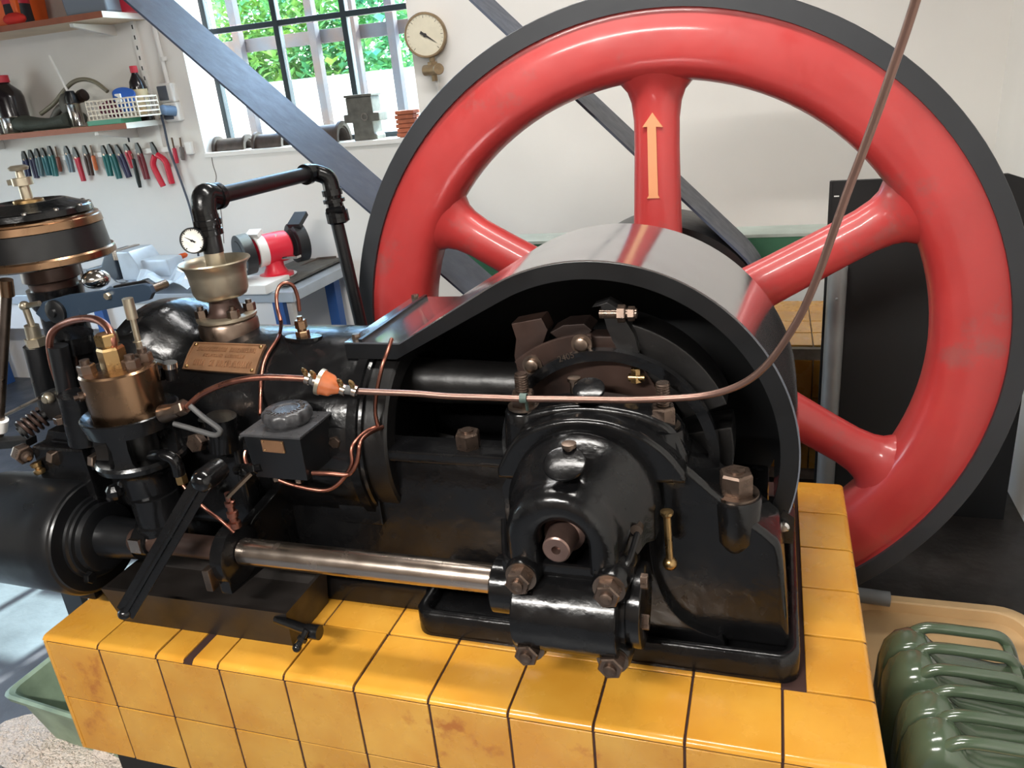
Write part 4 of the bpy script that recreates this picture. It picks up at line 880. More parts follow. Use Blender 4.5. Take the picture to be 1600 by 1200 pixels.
def heap(name, c, rx, ry, h, ub=V((1,0,0))):
    b = B(); n = 26; rnd = random.Random(5); vs = []; fs = []
    for j in range(14):
        r = j/13
        for i in range(n):
            a = 2*PI*i/n; k = 1+.10*math.sin(3*a+1)+.06*math.sin(5*a); z = h*(1-r**1.6)*(.85+.3*rnd.random())
            vs.append(V((c.x+rx*r*k*math.cos(a), c.y+ry*r*k*math.sin(a), c.z+max(z,.0005))))
    for j in range(13):
        for i in range(n): fs.append((j*n+i, j*n+(i+1)%n, (j+1)*n+(i+1)%n, (j+1)*n+i))
    b.add(vs, fs); rnd = random.Random(9)
    for i in range(700):
        a = rnd.random()*2*PI; r = math.sqrt(rnd.random()); p = V((c.x+rx*1.05*r*math.cos(a), c.y+ry*1.05*r*math.sin(a), c.z+h*(1-r**1.6)+.002))
        s_ = rnd.uniform(.002,.004); b.add([p+V((s_,0,0)),p+V((-s_,s_,0)),p+V((-s_,-s_,0)),p+V((0,0,s_))],[(0,1,3),(1,2,3),(2,0,3),(0,2,1)])
    return mk(name, b, M['gran'], smooth=0, kind='stuff')
hc = P(60,1165,Z=FZ); tag(heap('spilled_granules', V((hc.x+.05,hc.y-.03,FZ)), .24, .16, .018), 'white absorbent granules spilled on the floor below the tub', 'granules')
hc = t0+ux*.30+uy*.16; tag(heap('tub_granules', V((hc.x,hc.y,FZ+.015)), .13, .12, .13), 'white absorbent granules heaped inside the green tub', 'granules')
bl_ = thing('black_board', 'dark board lying on the floor at the lower left corner', 'board', P(20,1190,Z=FZ))
q = P(30,1186,Z=FZ+.02)
mk('plank', B().obox((q.x+.02,q.y-.10,FZ+.02),.35,.05,.018,Matrix.Rotation(-.12,3,'Z')), material('dark_plank', S(48,34,24), .7), bl_, bevel=.003)
# black support leg left of the plinth
sl = thing('support_leg', 'dark steel leg standing between the gear drum and the floor', 'leg', (-.25,.2,FZ))
la_, lb_ = P(122,925,.35), P(160,985,.35)
mk('post', B().box(-.445,-.38,.29,.31,FZ,.14), material('leg_blue_black', S(36,42,50), .5), sl, bevel=.003)
mk('cross_plate', B().box(-.445,-.05,.31,.325,.06,.14), M['black'], sl, bevel=.003)
# ------------------------------------------------------------------ window of the back wall
WF = WY + .20
def wx(px, py=60): return P(px, py, WF).x
win = bpy.data.objects.new('window_1', None); COL.objects.link(win); win.location = ((HX0+HX1)/2, WF, HZ0); win['kind'] = 'structure'
M['winblack'] = material('window_iron', S(40,52,58), .5)
cols = [wx(328), wx(437), wx(544), wx(651)]
zh = P(437, 36, WF).z; zrow = .52
for x in cols: mk('mullion', B().box(x-.016, x+.016, WF-.02, WF+.02, HZ0, HZ1), M['winblack'], win, bevel=.004)
for z in (HZ0+.015, zh, zh+zrow, zh+2*zrow): mk('glazing_bar', B().box(HX0, HX1, WF-.018, WF+.018, z-.014, z+.014), M['winblack'], win, bevel=.004)
glass = bpy.data.materials.new('window_glass'); glass.use_nodes = True; nt = glass.node_tree; nt.nodes.clear()
go = nt.nodes.new('ShaderNodeOutputMaterial'); gt = nt.nodes.new('ShaderNodeBsdfTransparent'); gg = nt.nodes.new('ShaderNodeBsdfGlossy'); gm = nt.nodes.new('ShaderNodeMixShader')
gt.inputs[0].default_value = (.86,.97,.98,1); gg.inputs['Roughness'].default_value = .03; gm.inputs[0].default_value = .06
nt.links.new(gt.outputs[0], gm.inputs[1]); nt.links.new(gg.outputs[0], gm.inputs[2]); nt.links.new(gm.outputs[0], go.inputs[0])
for i in range(3):
    for z0, z1 in ((HZ0+.035, zh-.02), (zh+.02, zh+zrow-.02), (zh+zrow+.02, zh+2*zrow-.02)):
        if z1 < HZ1 + .5: mk('pane', B().box(cols[i]+.02, cols[i+1]-.02, WF-.002, WF+.002, z0, min(z1, HZ1)), glass, win, smooth=0)
for nm_, lc_, rt_, sx_, sy_ in (('portal_back', ((HX0+HX1)/2, WY+.33, (HZ0+HZ1)/2), (-PI/2,0,0), HX1-HX0, HZ1-HZ0),):
    pl_ = bpy.data.lights.new(nm_, 'AREA'); pl_.shape = 'RECTANGLE'; pl_.size = sx_; pl_.size_y = sy_; pl_.cycles.is_portal = True
    po_ = bpy.data.objects.new(nm_, pl_); COL.objects.link(po_); po_.location = lc_; po_.rotation_euler = V((0,-1,0)).to_track_quat('-Z','Y').to_euler()
sill = mk('sill', B().box(HX0, HX1, WY-.012, WF, HZ0-.02, HZ0+.004), M['white'], win, bevel=.003)

# outside: posts, rail, shrubs, sunlit ground
og = mk('outside_ground', B().box(-8, 6, WY+.35, 14, FZ-.1, FZ-.02), material('pale_gravel', S(214,206,192), .9, var=.15, vscale=3), smooth=0); og['kind'] = 'structure'
fe = thing('yard_railing', 'weathered iron railing outside the window', 'railing', (-.6, 3.9, FZ))
rust = material('weathered_post', S(62,58,66), .7, col2=S(78,54,46), vscale=5)
for px in (382, 500, 562, 622): 
    x = P(px, 110, 3.9).x; mk('post', B().box(x-.026, x+.026, 3.87, 3.93, FZ, 2.0), rust, fe, bevel=.004)
zr_ = P(490, 55, 3.9).z; mk('rail', B().box(-3.0, 1.2, 3.94, 3.98, zr_-.05, zr_+.03), rust, fe, bevel=.004)
zl = P(450, 125, 4.4).z
wb = thing('garden_wall', 'low pale garden wall outside the window', 'wall', (-.8, 4.6, FZ))
mk('wall_body', B().box(-3.2, .4, 4.5, 4.8, FZ, zl-.06), material('pale_render', S(224,218,208), .8, var=.1, vscale=4), wb, bevel=.01)
mk('coping', B().box(-3.25, .45, 4.45, 4.85, zl-.06, zl), material('coping_stone', S(196,190,184), .8), wb, bevel=.008)
M['leaf'] = material('sunlit_leaves', S(150,186,80), .5, col2=S(78,150,96), vscale=3, rand=.15)
M['leafd'] = material('shade_leaves', S(74,146,112), .5, col2=S(120,176,90), vscale=3)
def shrub(label, c, rx, rz, n, mt, seed):
    rnd = random.Random(seed); t = thing('shrub', label, 'shrub', (c[0], c[1], FZ), 'shrubs outside the window')
    b = B()
    for i in range(n):
        a = rnd.random()*2*PI; u = rnd.uniform(-1,1); r = rnd.random()**.4; s_ = math.sqrt(1-u*u)
        p = V((c[0]+rx*r*s_*math.cos(a), c[1]+rx*.7*r*s_*math.sin(a), c[2]+rz*r*u))
        d = V((rnd.uniform(-1,1), rnd.uniform(-1,1), rnd.uniform(-.7,.8))).normalized(); x, y, _ = b.frame(d); L = rnd.uniform(.07,.14); w_ = L*.34
        b.add([p, p+d*L*.5+x*w_+y*.01, p+d*L, p+d*L*.5-x*w_+y*.01], [(0,1,2,3)])
    mk('foliage', b, mt, t, smooth=0, kind='stuff')
    mk('stem', B().tube([(c[0],c[1],FZ),(c[0]+.05,c[1],c[2]*.5),(c[0],c[1],c[2])], .03, 8, 4), rust, t)
shrub('bright green leafy shrub seen through the middle window panes', (P(490,70,5.6).x,5.6,1.2), .48, 1.0, 2400, M['leaf'], 1)
shrub('bright green leafy shrub seen through the left window panes', (P(395,60,5.6).x-.1,5.7,1.35), .46, 1.0, 2200, M['leaf'], 2)
shrub('darker bluish green shrub seen through the right window panes', (P(605,90,5.6).x,5.6,1.1), .48, 1.15, 2200, M['leafd'], 3)
shrub('dark green shrub outside, between the posts of the railing', (P(520,30,7.8).x,7.8,1.9), 1.9, 1.3, 4200, M['leafd'], 4)

# ------------------------------------------------------------------ on the sill
SZ = HZ0 + .004
M['iron_dark'] = material('old_casting', S(92,90,84), .6, var=.35, vscale=30)
M['shell_brown'] = material('bearing_bronze_dark', S(84,72,66), .5, metal=.4, var=.3, vscale=30)
def half_shell(name, label, px, py, Y, r, L, mt, tilt=0):
    c = P(px, py, Y); c.z = SZ + .001; t = thing(name, label, 'casting', c)
    o = []
    for i in range(17): a = PI*i/16; o.append((c.y-.0+r*math.cos(a)*.8, c.z+r*math.sin(a)))
    for i in range(17): a = PI-PI*i/16; o.append((c.y+(r-.02)*math.cos(a)*.8, c.z+(r-.02)*math.sin(a)))
    mk('shell', B().prism(o, c.x-L/2, c.x+L/2, ax='x'), mt, t, smooth=40)
    for s_ in (-1, 1):
        o2 = [(c.y+(r+.014)*math.cos(PI*i/16)*.8, c.z+(r+.014)*math.sin(PI*i/16)) for i in range(17)] + [(c.y+(r-.01)*math.cos(PI-PI*i/16)*.8, c.z+(r-.01)*math.sin(PI-PI*i/16)) for i in range(17)]
        mk('collar', B().prism(o2, c.x+s_*L/2-.008, c.x+s_*L/2+.008, ax='x'), mt, t, smooth=40)
    return t
half_shell('bearing_shell', 'dark half bearing shell at the left end of the window sill', 365, 225, WY+.09, .062, .19, M['shell_brown'])
half_shell('bearing_shell', 'dark half bearing shell second from the left on the sill', 425, 218, WY+.08, .068, .17, M['shell_brown'])
half_shell('bearing_shell', 'brown half bearing shell lying against the big casting on the sill', 508, 212, WY+.08, .088, .21, M['shell_brown'])
c = P(575, 216, WY+.08)
cb = thing('valve_casting', 'grey four-armed iron casting standing upright on the sill', 'casting', (c.x, c.y, SZ))
h = (P(575,150,WY+.08).z - SZ); X_ = c.x
mk('body', B().prism([(X_-.06,SZ),(X_+.075,SZ),(X_+.075,SZ+.02),(X_+.06,SZ+.03),(X_+.06,SZ+h*.42),(X_+.10,SZ+h*.42),(X_+.10,SZ+h*.62),(X_+.07,SZ+h*.62),(X_+.07,SZ+h),(X_-.075,SZ+h),(X_-.075,SZ+h*.62),(X_-.10,SZ+h*.62),(X_-.10,SZ+h*.42),(X_-.055,SZ+h*.42),(X_-.055,SZ+.02)], WY+.04, WY+.14), M['iron_dark'], cb, bevel=.006)
mk('bore_ring', B().lathe((X_+.02,WY+.042,SZ+h*.54),(0,-1,0),[(0,.02),(.006,.02),(.006,.013),(0,.013)],20,closed=True), M['chrome'], cb)
mk('top_flange', B().box(X_-.08,X_+.075,WY+.035,WY+.145,SZ+h,SZ+h+.012), M['iron_dark'], cb, bevel=.003)
c = P(640, 212, WY+.07); br = thing('rusty_gear', 'small ribbed rust-red block beside the flywheel on the sill', 'block', (c.x, c.y, SZ))
rr_ = material('rust_red', S(168,92,62), .7, var=.3, vscale=30)
for i in range(6): mk('rib', B().obox((c.x+.004*(i%2), c.y, SZ+.012+i*.021),.05,.04,.009), rr_, br, bevel=.003)
mk('rib_core', B().box(c.x-.04,c.x+.04,c.y-.03,c.y+.03,SZ,SZ+.125), rr_, br, smooth=0)

# ------------------------------------------------------------------ wall gauge
gc = P(664, 55, WY-.06)
M['oldbrass'] = material('dull_brass', S(150,128,98), .5, metal=.5, var=.3, vscale=25)
g2 = gauge('wall_gauge', 'big cream dial pressure gauge mounted on the wall by the window', gc, .098, .055, dialc, 'oldbrass', -35, ndir=(.22,-1,-.02))
mk('stem', B().cyl(gc+V((.012,.02,-.095)), gc+V((.014,.02,-.20)), .014, n=12), M['oldbrass'], g2)
mk('cock_body', B().cyl(gc+V((-.03,.02,-.15)), gc+V((.05,.0,-.15)), .024, n=16).hexn(gc+V((.012,.02,-.135)),(0,0,1),.024,.02), M['oldbrass'], g2)
mk('cock_knob', B().lathe(gc+V((.05,-.01,-.15)),(.5,-1,0),[(0,.022),(.012,.026),(.02,.022)],16), M['oldbrass'], g2)
mk('wall_pipe', B().cyl(gc+V((.014,.045,-.19)), gc+V((.03,.05,-.42)), .008, n=10), M['wall'], g2)

# ------------------------------------------------------------------ shelves on the left
M['shelfwood'] = material('shelf_board', S(222,200,172), .55, var=.1, vscale=8)
M['shelfbrown'] = material('shelf_edge', S(160,92,66), .6, var=.15, vscale=12)
SD = .30
def shelf(label, pxe, wall_px, name='wall_shelf', thick=.028):
    e = P(*pxe, WY-SD); z = e.z; x1 = P(*wall_px, WY).x if 0 else e.x
    t = thing(name, label, 'shelf', (x1-1.0, WY-SD/2, z-thick))
    mk('board', B().box(WXL+.3, x1, WY-SD, WY, z-thick, z), M['shelfwood'], t, smooth=0)
    mk('edge_strip', B().box(WXL+.3, x1, WY-SD-.003, WY-SD, z-thick, z), M['shelfbrown'], t, smooth=0)
    mk('end_strip', B().box(x1, x1+.003, WY-SD, WY, z-thick, z), M['white'], t, smooth=0)
    for xb in (x1-.22, x1-1.2):
        mk('bracket', B().prism([(WY-SD+.02,z-thick-.004),(WY-SD+.02,z-thick-.02),(WY-.03,z-thick-.055),(WY,z-thick-.055),(WY,z-thick-.004)], xb-.012, xb+.012, ax='x'), M['white'], t, bevel=.002)
    return t, x1, z
s1, sx1, sz1 = shelf('upper wooden wall shelf with containers, at the top left', (158,17), (230,28))
s2, sx2, sz2 = shelf('lower wooden wall shelf with bottles and a basket above the pliers', (196,192), (258,185))
ra = thing('shelf_rail', 'white slotted wall rail between the shelves near the window', 'rail', P(225,100,WY))
xr = P(222,90,WY).x
mk('upright', B().box(xr-.014, xr+.014, WY-.018, WY, sz2-.25, sz1+.1), M['white'], ra, bevel=.002)
for i in range(14): mk('slot', B().box(xr-.004, xr+.004, WY-.0186, WY-.0178, sz2+i*.05, sz2+.02+i*.05), M['darkin'], ra, smooth=0)
# objects on the shelves -------------------------------------------------
def onshelf(px, py, Y, z): p = P(px, py, Y); return V((p.x, Y, z))
def bottle(px, Y, z, r, h, label, body, cap, labmat=None, neck=.3):
    p = onshelf(px, 150, Y, z); t = thing('bottle', label, 'bottle', p, 'bottles on the lower shelf')
    mk('body', B().lathe(p, (0,0,1), [(0,r*.9),(.006,r),(h*.62,r),(h*.72,r*.9),(h*.84,r*.45),(h*.88,r*.36),(h*.93,r*.36)], 32), body, t, smooth=45)
    mk('cap', B().lathe(p+V((0,0,h*.88)), (0,0,1), [(0,r*.45),(h*.12,r*.45),(h*.125,r*.38)], 24), cap, t, smooth=30)
    if labmat: mk('paper_label', B().lathe(p+V((0,0,h*.12)), (0,0,1), [(0,r+.0008),(h*.46,r+.0008)], 32), labmat, t)
    return t
M['darkglass'] = material('dark_bottle', S(34,28,32), .2, coat=.4)
M['redcap'] = material('red_plastic', S(214,52,72), .4)
M['paper'] = material('cream_label', S(222,206,168), .6, stain=S(222,168,80), sscale=14, sthr=.55)
bottle(219, WY-.10, sz2, .042, .27, 'dark bottle with red cap and cream label at the basket end', M['darkglass'], M['redcap'], M['paper'])
bottle(10, WY-.14, sz2, .085, .30, 'large black oil bottle with red cap at the left frame edge', M['darkglass'], M['redcap'])
def can(px, Y, z, r, h, label, mt, nm='tin_can', cat='can'):
    p = onshelf(px, 190, Y, z); t = thing(nm, label, cat, p)
    mk('body', B().lathe(p,(0,0,1),[(0,r),(.004,r+.003),(.008,r),(h-.008,r),(h-.004,r+.003),(h,r),(h-.002,r*.85),(h-.004,.001)],28), mt, t, smooth=40); return t, p
can(16, WY-.24, sz2, .042, .085, 'small steel tin in front of the black bottle on the shelf', M['chrome'])
t, p = can(121, WY-.22, sz2, .036, .12, 'silver spray can with black top and long white straw', M['chrome'], 'spray_can', 'can')
mk('spray_head', B().lathe(p+V((0,0,.12)),(0,0,1),[(0,.034),(.035,.032),(.06,.022),(.062,.018)],20), M['blackflat'], t)
mk('straw', B().cyl(p+V((-.004,0,.16)), p+V((-.065,.0,.36)), .006, n=8), M['white'], t)
bk = thing('wire_basket', 'cream plastic mesh basket on the lower shelf', 'basket', onshelf(180,170,WY-.17,sz2+.026))
M['cream'] = material('cream_plastic', S(226,216,200), .5)
bx0, bx1, by0, by1, bz0, bz1 = onshelf(136,170,WY-.27,0).x, onshelf(216,170,WY-.27,0).x, WY-.27, WY-.12, sz2+.026, sz2+.118
for i in range(14):
    x = bx0+(bx1-bx0)*i/13
    for y in (by0, by1): mk('mesh_rib', B().box(x-.0035,x+.0035,y-.002,y+.002,bz0,bz1), M['cream'], bk, smooth=0)
for i in range(5):
    z = bz0+(bz1-bz0)*i/4
    for y in (by0, by1): mk('mesh_rib', B().box(bx0,bx1,y-.0025,y+.0025,z-.0035,z+.0035), M['cream'], bk, smooth=0)
    for x in (bx0, bx1): mk('mesh_rib', B().box(x-.0025,x+.0025,by0,by1,z-.0035,z+.0035), M['cream'], bk, smooth=0)
mk('basket_floor', B().box(bx0,bx1,by0,by1,bz0-.002,bz0+.002), M['cream'], bk, smooth=0)
gb2 = tag(mk('green_box', B().box(bx0-.01,bx0+.21,by0-.015,by1,sz2,sz2+.024), material('green_card', S(54,146,118), .5), bevel=.003), 'flat green box under the mesh basket', 'box')
p = V((bx0+.19,WY-.20,bz0+.09)); bcap = thing('blue_lid_jar', 'round blue plastic jar lying tilted in the basket', 'jar', p)
mk('jar', B().lathe(p,(.35,-.3,.7),[(-.06,.04),(0,.045),(.001,.055),(.03,.055),(.034,.05)],28), material('blue_plastic', S(46,92,168), .4), bcap)
mk('white_label', B().obox(p+V((.012,-.055,.005)),.018,.004,.02), M['white'], bcap, bevel=.002)
p = V((bx0+.11,WY-.20,bz0+.05)); tag(mk('maroon_cloth', B().ball(p,.06,16,(1.3,.7,.75)).ball(p+V((-.05,.0,.0)),.04,14,(1.2,.8,.8)), material('maroon_cloth', S(112,36,66), .8, bump=.6, bscale=30)), 'crumpled maroon cloth stuffed in the basket', 'cloth')
hs = thing('hose', 'stiff olive grey hose arching above the tools on the lower shelf', 'hose', onshelf(90,180,WY-.14,sz2))
mk('tube', B().tube([P(64,178,WY-.16),P(84,162,WY-.16),P(100,142,WY-.16),P(115,128,WY-.16),P(132,124,WY-.16),P(150,129,WY-.16),P(168,143,WY-.16)],.011,10,5), material('olive_hose', S(122,116,98), .5), hs, smooth=60)
tlr = thing('tool_roll', 'dark green canvas tool roll drooping over the lower shelf', 'tool roll', onshelf(75,190,WY-.2,sz2))
tp_ = []
for i in range(12):
    x = P(36+i*7.2,180,WY-.2).x; hh = .075*(1-.35*math.sin(i/11*PI))+.01
    tp_.append([V((x,WY-.2+.09*math.cos(2*PI*k/14),sz2+.002+hh*.5*(1+math.sin(2*PI*k/14)))) for k in range(14)])
mk('canvas', B().loft(tp_), material('dark_canvas', S(72,78,72), .8, var=.3, vscale=14, bump=.5, bscale=25), tlr, smooth=60)
p = V((P(105,165,WY-.2).x, WY-.2, sz2+.11)); mk('pistol_grip', B().ball(p,.05,14,(.9,.6,1.3)).tube([p+V((-.12,0,-.06)),p+V((-.06,0,-.01)),p],.02,10,4), M['iron_dark'], tlr, smooth=60)
p = P(128,150,WY-.17); mk('bronze_end', B().lathe(p,(1,0,.3),[(-.03,.026),(0,.032),(.02,.03),(.025,.018)],18), M['browniron'], tlr)
# upper shelf
def crate(px0, px1, h, Y0, Y1, label, mt, nm, cat):
    x0, x1 = P(px0,10,Y0).x, P(px1,10,Y0).x; t = thing(nm, label, cat, ((x0+x1)/2,(Y0+Y1)/2,sz1))
    b = B().loft([[V((x0+.015,Y0+.015,sz1+.001)),V((x1-.015,Y0+.015,sz1+.001)),V((x1-.015,Y1-.015,sz1+.001)),V((x0+.015,Y1-.015,sz1+.001))],[V((x0,Y0,sz1+h)),V((x1,Y0,sz1+h)),V((x1,Y1,sz1+h)),V((x0,Y1,sz1+h))]])
    mk('body', b, mt, t, bevel=.012, seg=3); mk('rim', B().box(x0-.006,x1+.006,Y0-.006,Y1+.006,sz1+h-.02,sz1+h), mt, t, bevel=.004); return t
crate(-30, 24, .30, WY-.27, WY-.05, 'orange plastic container at the left end of the upper shelf', material('orange_plastic', S(242,104,38), .45), 'storage_box', 'box')
crate(92, 166, .28, WY-.26, WY-.04, 'grey blue plastic crate in the middle of the upper shelf', material('greyblue_plastic', S(122,132,146), .5), 'storage_box', 'box')
crate(172, 214, .24, WY-.16, WY-.02, 'red plastic box at the right end of the upper shelf', material('red_box', S(206,44,64), .45), 'storage_box', 'box')
t, p = can(44, WY-.2, sz1, .075, .24, 'dark grey plastic canister beside the orange container', material('charcoal_plastic', S(62,64,70), .5), 'canister', 'canister')
t, p = can(78, WY-.2, sz1, .065, .24, 'black canister with a red stripe on the upper shelf', material('black_plastic', S(40,40,46), .5), 'canister', 'canister')
mk('red_stripe', B().lathe(p+V((0,0,.10)),(0,0,1),[(0,.0665),(.05,.0665)],28), M['redcap'], t)
p = onshelf(26,40,WY-.26,sz1); tag(mk('red_rag', B().ball(p+V((0,0,.028)),.055,14,(1.3,.6,.55)), material('red_rag', S(216,52,44), .8, bump=.6, bscale=30)), 'crumpled red rag at the front of the upper shelf', 'rag')

# ------------------------------------------------------------------ pliers rack
rk2 = thing('tool_rack', 'white tool rail on the wall holding a row of pliers', 'rack', P(170,240,WY))
ra0, ra1 = P(38,249,WY-.02), P(298,233,WY-.02)
mk('rail', B().box(ra0.x, ra1.x, WY-.022, WY-.002, (ra0.z+ra1.z)/2-.014, (ra0.z+ra1.z)/2+.014), M['white'], rk2, bevel=.003)
mk('end_block', B().box(ra1.x-.03, ra1.x+.01, WY-.03, WY-.001, (ra0.z+ra1.z)/2-.035, (ra0.z+ra1.z)/2+.03), M['white'], rk2, bevel=.004)
tools = [((36,236),(46,280),(28,34,76),'dark blue-handled pliers at the left end of the rail'),((46,234),(58,278),(34,36,70),'navy-handled pliers second on the rail'),((56,232),(65,275),(88,112,118),'grey-teal pliers third on the rail'),((65,231),(77,274),(40,104,112),'teal pliers fourth on the rail'),((76,228),(87,275),(36,110,112),'teal pliers fifth on the rail, beside a brown driver'),
 ((102,228),(113,269),(110,130,142),'pale grey-blue pliers before the first red pair'),((115,230),(131,283),(196,36,62),'long red-handled pliers left of the brown pair'),((131,227),(143,274),(72,52,46),'dark brown-handled pliers beside the orange driver'),
 ((160,227),(173,275),(22,112,112),'teal pliers just left of another teal pair'),((169,225),(187,279),(22,106,108),'longer teal pliers right of the first teal pair in mid rail'),((181,226),(202,277),(36,40,80),'navy pliers with a dark red head'),((195,225),(209,262),(186,40,62),'red pliers behind the black-handled crimper'),((213,223),(230,280),(112,30,44),'maroon pliers left of the big red nippers')]
hm = {}
def plier(a, b_, col, label, spread=.016, rr=.0105, dbl=True, nm='pliers'):
    a, b_ = P(*a, WY-.035), P(*b_, WY-.035); d = b_-a; L = d.length; d.normalize(); s_ = V((d.z,0,-d.x)); s_ = s_ if s_.x > 0 else -s_
    key = col
    if key not in hm: hm[key] = material('handle_grip', S(*col), .45)
    t = thing(nm, label, nm, a, 'pliers on the wall rail'); j = a+d*L*.30
    jaw = [a-s_*.005, a+s_*.005, a+s_*.014+d*L*.14, j+s_*.017, j+d*.012, j-s_*.017, a-s_*.014+d*L*.14]
    mk('jaws', B().loft([[p+V((0,-.007,0)) for p in jaw],[p+V((0,.007,0)) for p in jaw]]), M['darkin'], t, smooth=0)
    for k in (-1, 1):
        mk('handle', B().tube([j+s_*.008*k, j+d*L*.18+s_*spread*k*1.1, j+d*L*.45+s_*spread*k, b_+s_*spread*.8*k], rr, 8, 4), hm[key], t, smooth=60)
    mk('rivet', B().cyl(j+V((0,-.010,0)), j+V((0,.008,0)), .006, n=10), M['oldsteel'], t)
for a, b_, col, lab in tools: plier(a, b_, col, lab, spread=.010 if col != (196,36,62) else .006)
plier((236,222), (262,289), (206,34,60), 'big red-handled nippers with wide spread handles', spread=.040, rr=.016)
def driver(a, b_, col, label, shaft=.4):
    a, b_ = P(*a, WY-.035), P(*b_, WY-.035); d = (b_-a); t = thing('screwdriver', label, 'screwdriver', a, 'drivers on the wall rail')
    mk('blade', B().cyl(a, a+d*.5, .005, n=10), M['oldsteel'], t)
    mk('grip', B().lathe(a+d*shaft, d, [(0,.006),(.004,.011),(d.length*(1-shaft)*.8,.012),(d.length*(1-shaft),.009)], 12), material('driver_grip', S(*col), .4), t)
driver((86,229),(95,268),(124,66,48),'brown-handled screwdriver beside the fifth teal pliers')
driver((141,227),(151,266),(224,120,70),'orange-handled screwdriver in the middle of the rail')
driver((268,215),(277,255),(196,52,74),'small red-handled screwdriver near the right end of the rail')
driver((281,215),(286,250),(110,104,100),'thin grey steel punch at the right end of the rail')
driver((206,240),(219,293),(26,40,40),'crimper handle in black hanging lowest on the rail', .15)

# ------------------------------------------------------------------ sockets, conduit, cable
sk = thing('power_socket', 'grey double wall socket with a plug, right of the shelves', 'socket', P(268,160,WY))
for i, (px, py) in enumerate(((263,145),(271,175))):
    p = P(px, py, WY-.02); mk('socket_box', B().obox(p,.045,.025,.048), M['white'], sk, bevel=.012, seg=3)
    mk('cover_flap', B().obox(p+V((-.014,-.026,.0)),.030,.004,.036), material('flap_grey', S(90,96,106), .4), sk, bevel=.008)
pg = P(256,172,WY-.09); mk('plug', B().cyl(pg, pg+V((.03,.05,-.01)), .026, n=16).ball(pg,.027,14), material('plug_blue_grey', S(106,130,160), .4), sk)
cdp = thing('conduit', 'white surface conduit running down to the wall socket', 'conduit', P(250,80,WY))
mk('tube', B().cyl(P(238,30,WY-.015), P(262,130,WY-.015), .012, n=14), M['white'], cdp)
mk('clip', B().lathe(P(256,92,WY-.015),(0,0,1),[(-.01,.016),(.01,.016)],14), M['white'], cdp)
cb2 = tag(mk('power_cable', B().tube([P(252,180,WY-.08),P(257,200,WY-.05),P(264,232,WY-.04),P(275,262,WY-.04),P(287,295,WY-.04),P(297,325,WY-.05),P(305,360,WY-.05),P(310,400,WY-.06)],.006,8,5), material('dark_cable', S(70,80,96), .5), smooth=60), 'dark cable hanging from the wall socket past the pliers', 'cable')
cb3 = tag(mk('shelf_cable', B().tube([P(195,195,WY-.05),P(198,205,WY-.05),P(202,222,WY-.05)],.005,8,4), material('black_cable', S(30,30,34), .5), smooth=60), 'short black cable below the lower shelf', 'cable')
ck = B().tube([P(332,245,WY-.001),P(334,262,WY-.001),P(338,280,WY-.001),P(339,300,WY-.001)],.002,5,3); 
o = mk('wall_crack_1', B().tube([P(331,246,WY),P(333,258,WY),P(338,275,WY),P(337,290,WY),P(343,315,WY),P(347,345,WY),P(350,380,WY)],.0025,5,4), material('crack_shadow', S(120,112,104), .9)); o['kind'] = 'structure'  # wall crack as a dark line, its shade put into the colour

# ------------------------------------------------------------------ bench, vise, grinder
BZ = P(300, 445, WY-.45).z
wbn = thing('workbench', 'steel topped workbench along the back wall behind the engine', 'bench', (-2.4, WY-.3, FZ))
bxr = P(455, 430, WY-.6).x
mk('top', B().box(WXL+.2, bxr, WY-.62, WY-.02, BZ-.05, BZ), material('bench_top', S(176,186,196), .35, metal=.2, var=.15, vscale=6), wbn, bevel=.004)
mk('apron', B().box(WXL+.25, bxr-.04, WY-.58, WY-.55, BZ-.20, BZ-.05), M['white'], wbn, smooth=0)
M['bluepaint'] = material('blue_leg_paint', S(42,86,150), .5)
for x in (bxr-.10, bxr-1.2, WXL+.5):
    for y in (WY-.58, WY-.10): mk('leg', B().box(x-.03,x+.03,y-.03,y+.03,FZ,BZ-.05), M['bluepaint'], wbn, bevel=.004)
vc = P(215, 425, WY-.45); vc.z = BZ
vs_ = thing('bench_vise', 'big grey bench vise on the workbench behind the governor', 'vise', vc)
M['vise'] = material('vise_paint', S(186,196,206), .35, metal=.2, var=.2, vscale=9); M['visedark'] = material('vise_dark', S(72,78,86), .4, metal=.4)
mk('base', B().lathe(vc,(0,0,1),[(0,.10),(.02,.10),(.03,.07),(.06,.06)],28), M['vise'], vs_)
mk('fixed_jaw', B().prism([(vc.x-.02,BZ+.05),(vc.x+.10,BZ+.05),(vc.x+.10,BZ+.13),(vc.x+.06,BZ+.20),(vc.x-.02,BZ+.20)], vc.y-.09, vc.y+.09), M['vise'], vs_, bevel=.01)
mk('moving_jaw', B().prism([(vc.x-.26,BZ+.05),(vc.x-.05,BZ+.05),(vc.x-.05,BZ+.20),(vc.x-.10,BZ+.20),(vc.x-.15,BZ+.13),(vc.x-.26,BZ+.11)], vc.y-.08, vc.y+.08), M['visedark'], vs_, bevel=.01)
mk('jaw_plate', B().box(vc.x-.05,vc.x-.035,vc.y-.085,vc.y+.085,BZ+.155,BZ+.205), M['steel'], vs_, bevel=.002)
mk('jaw_plate', B().box(vc.x-.035,vc.x-.02,vc.y-.085,vc.y+.085,BZ+.155,BZ+.205), M['steel'], vs_, bevel=.002)
mk('anvil', B().box(vc.x+.09,vc.x+.26,vc.y-.06,vc.y+.06,BZ+.06,BZ+.15), M['vise'], vs_, bevel=.015)
mk('screw_handle', B().cyl((vc.x-.28,vc.y-.09,BZ+.03),(vc.x-.28,vc.y-.09,BZ+.24),.01,n=10), M['steel'], vs_)
hd = thing('orange_handle', 'orange tool handle lying on the bench behind the cup', 'handle', P(285,400,WY-.3))
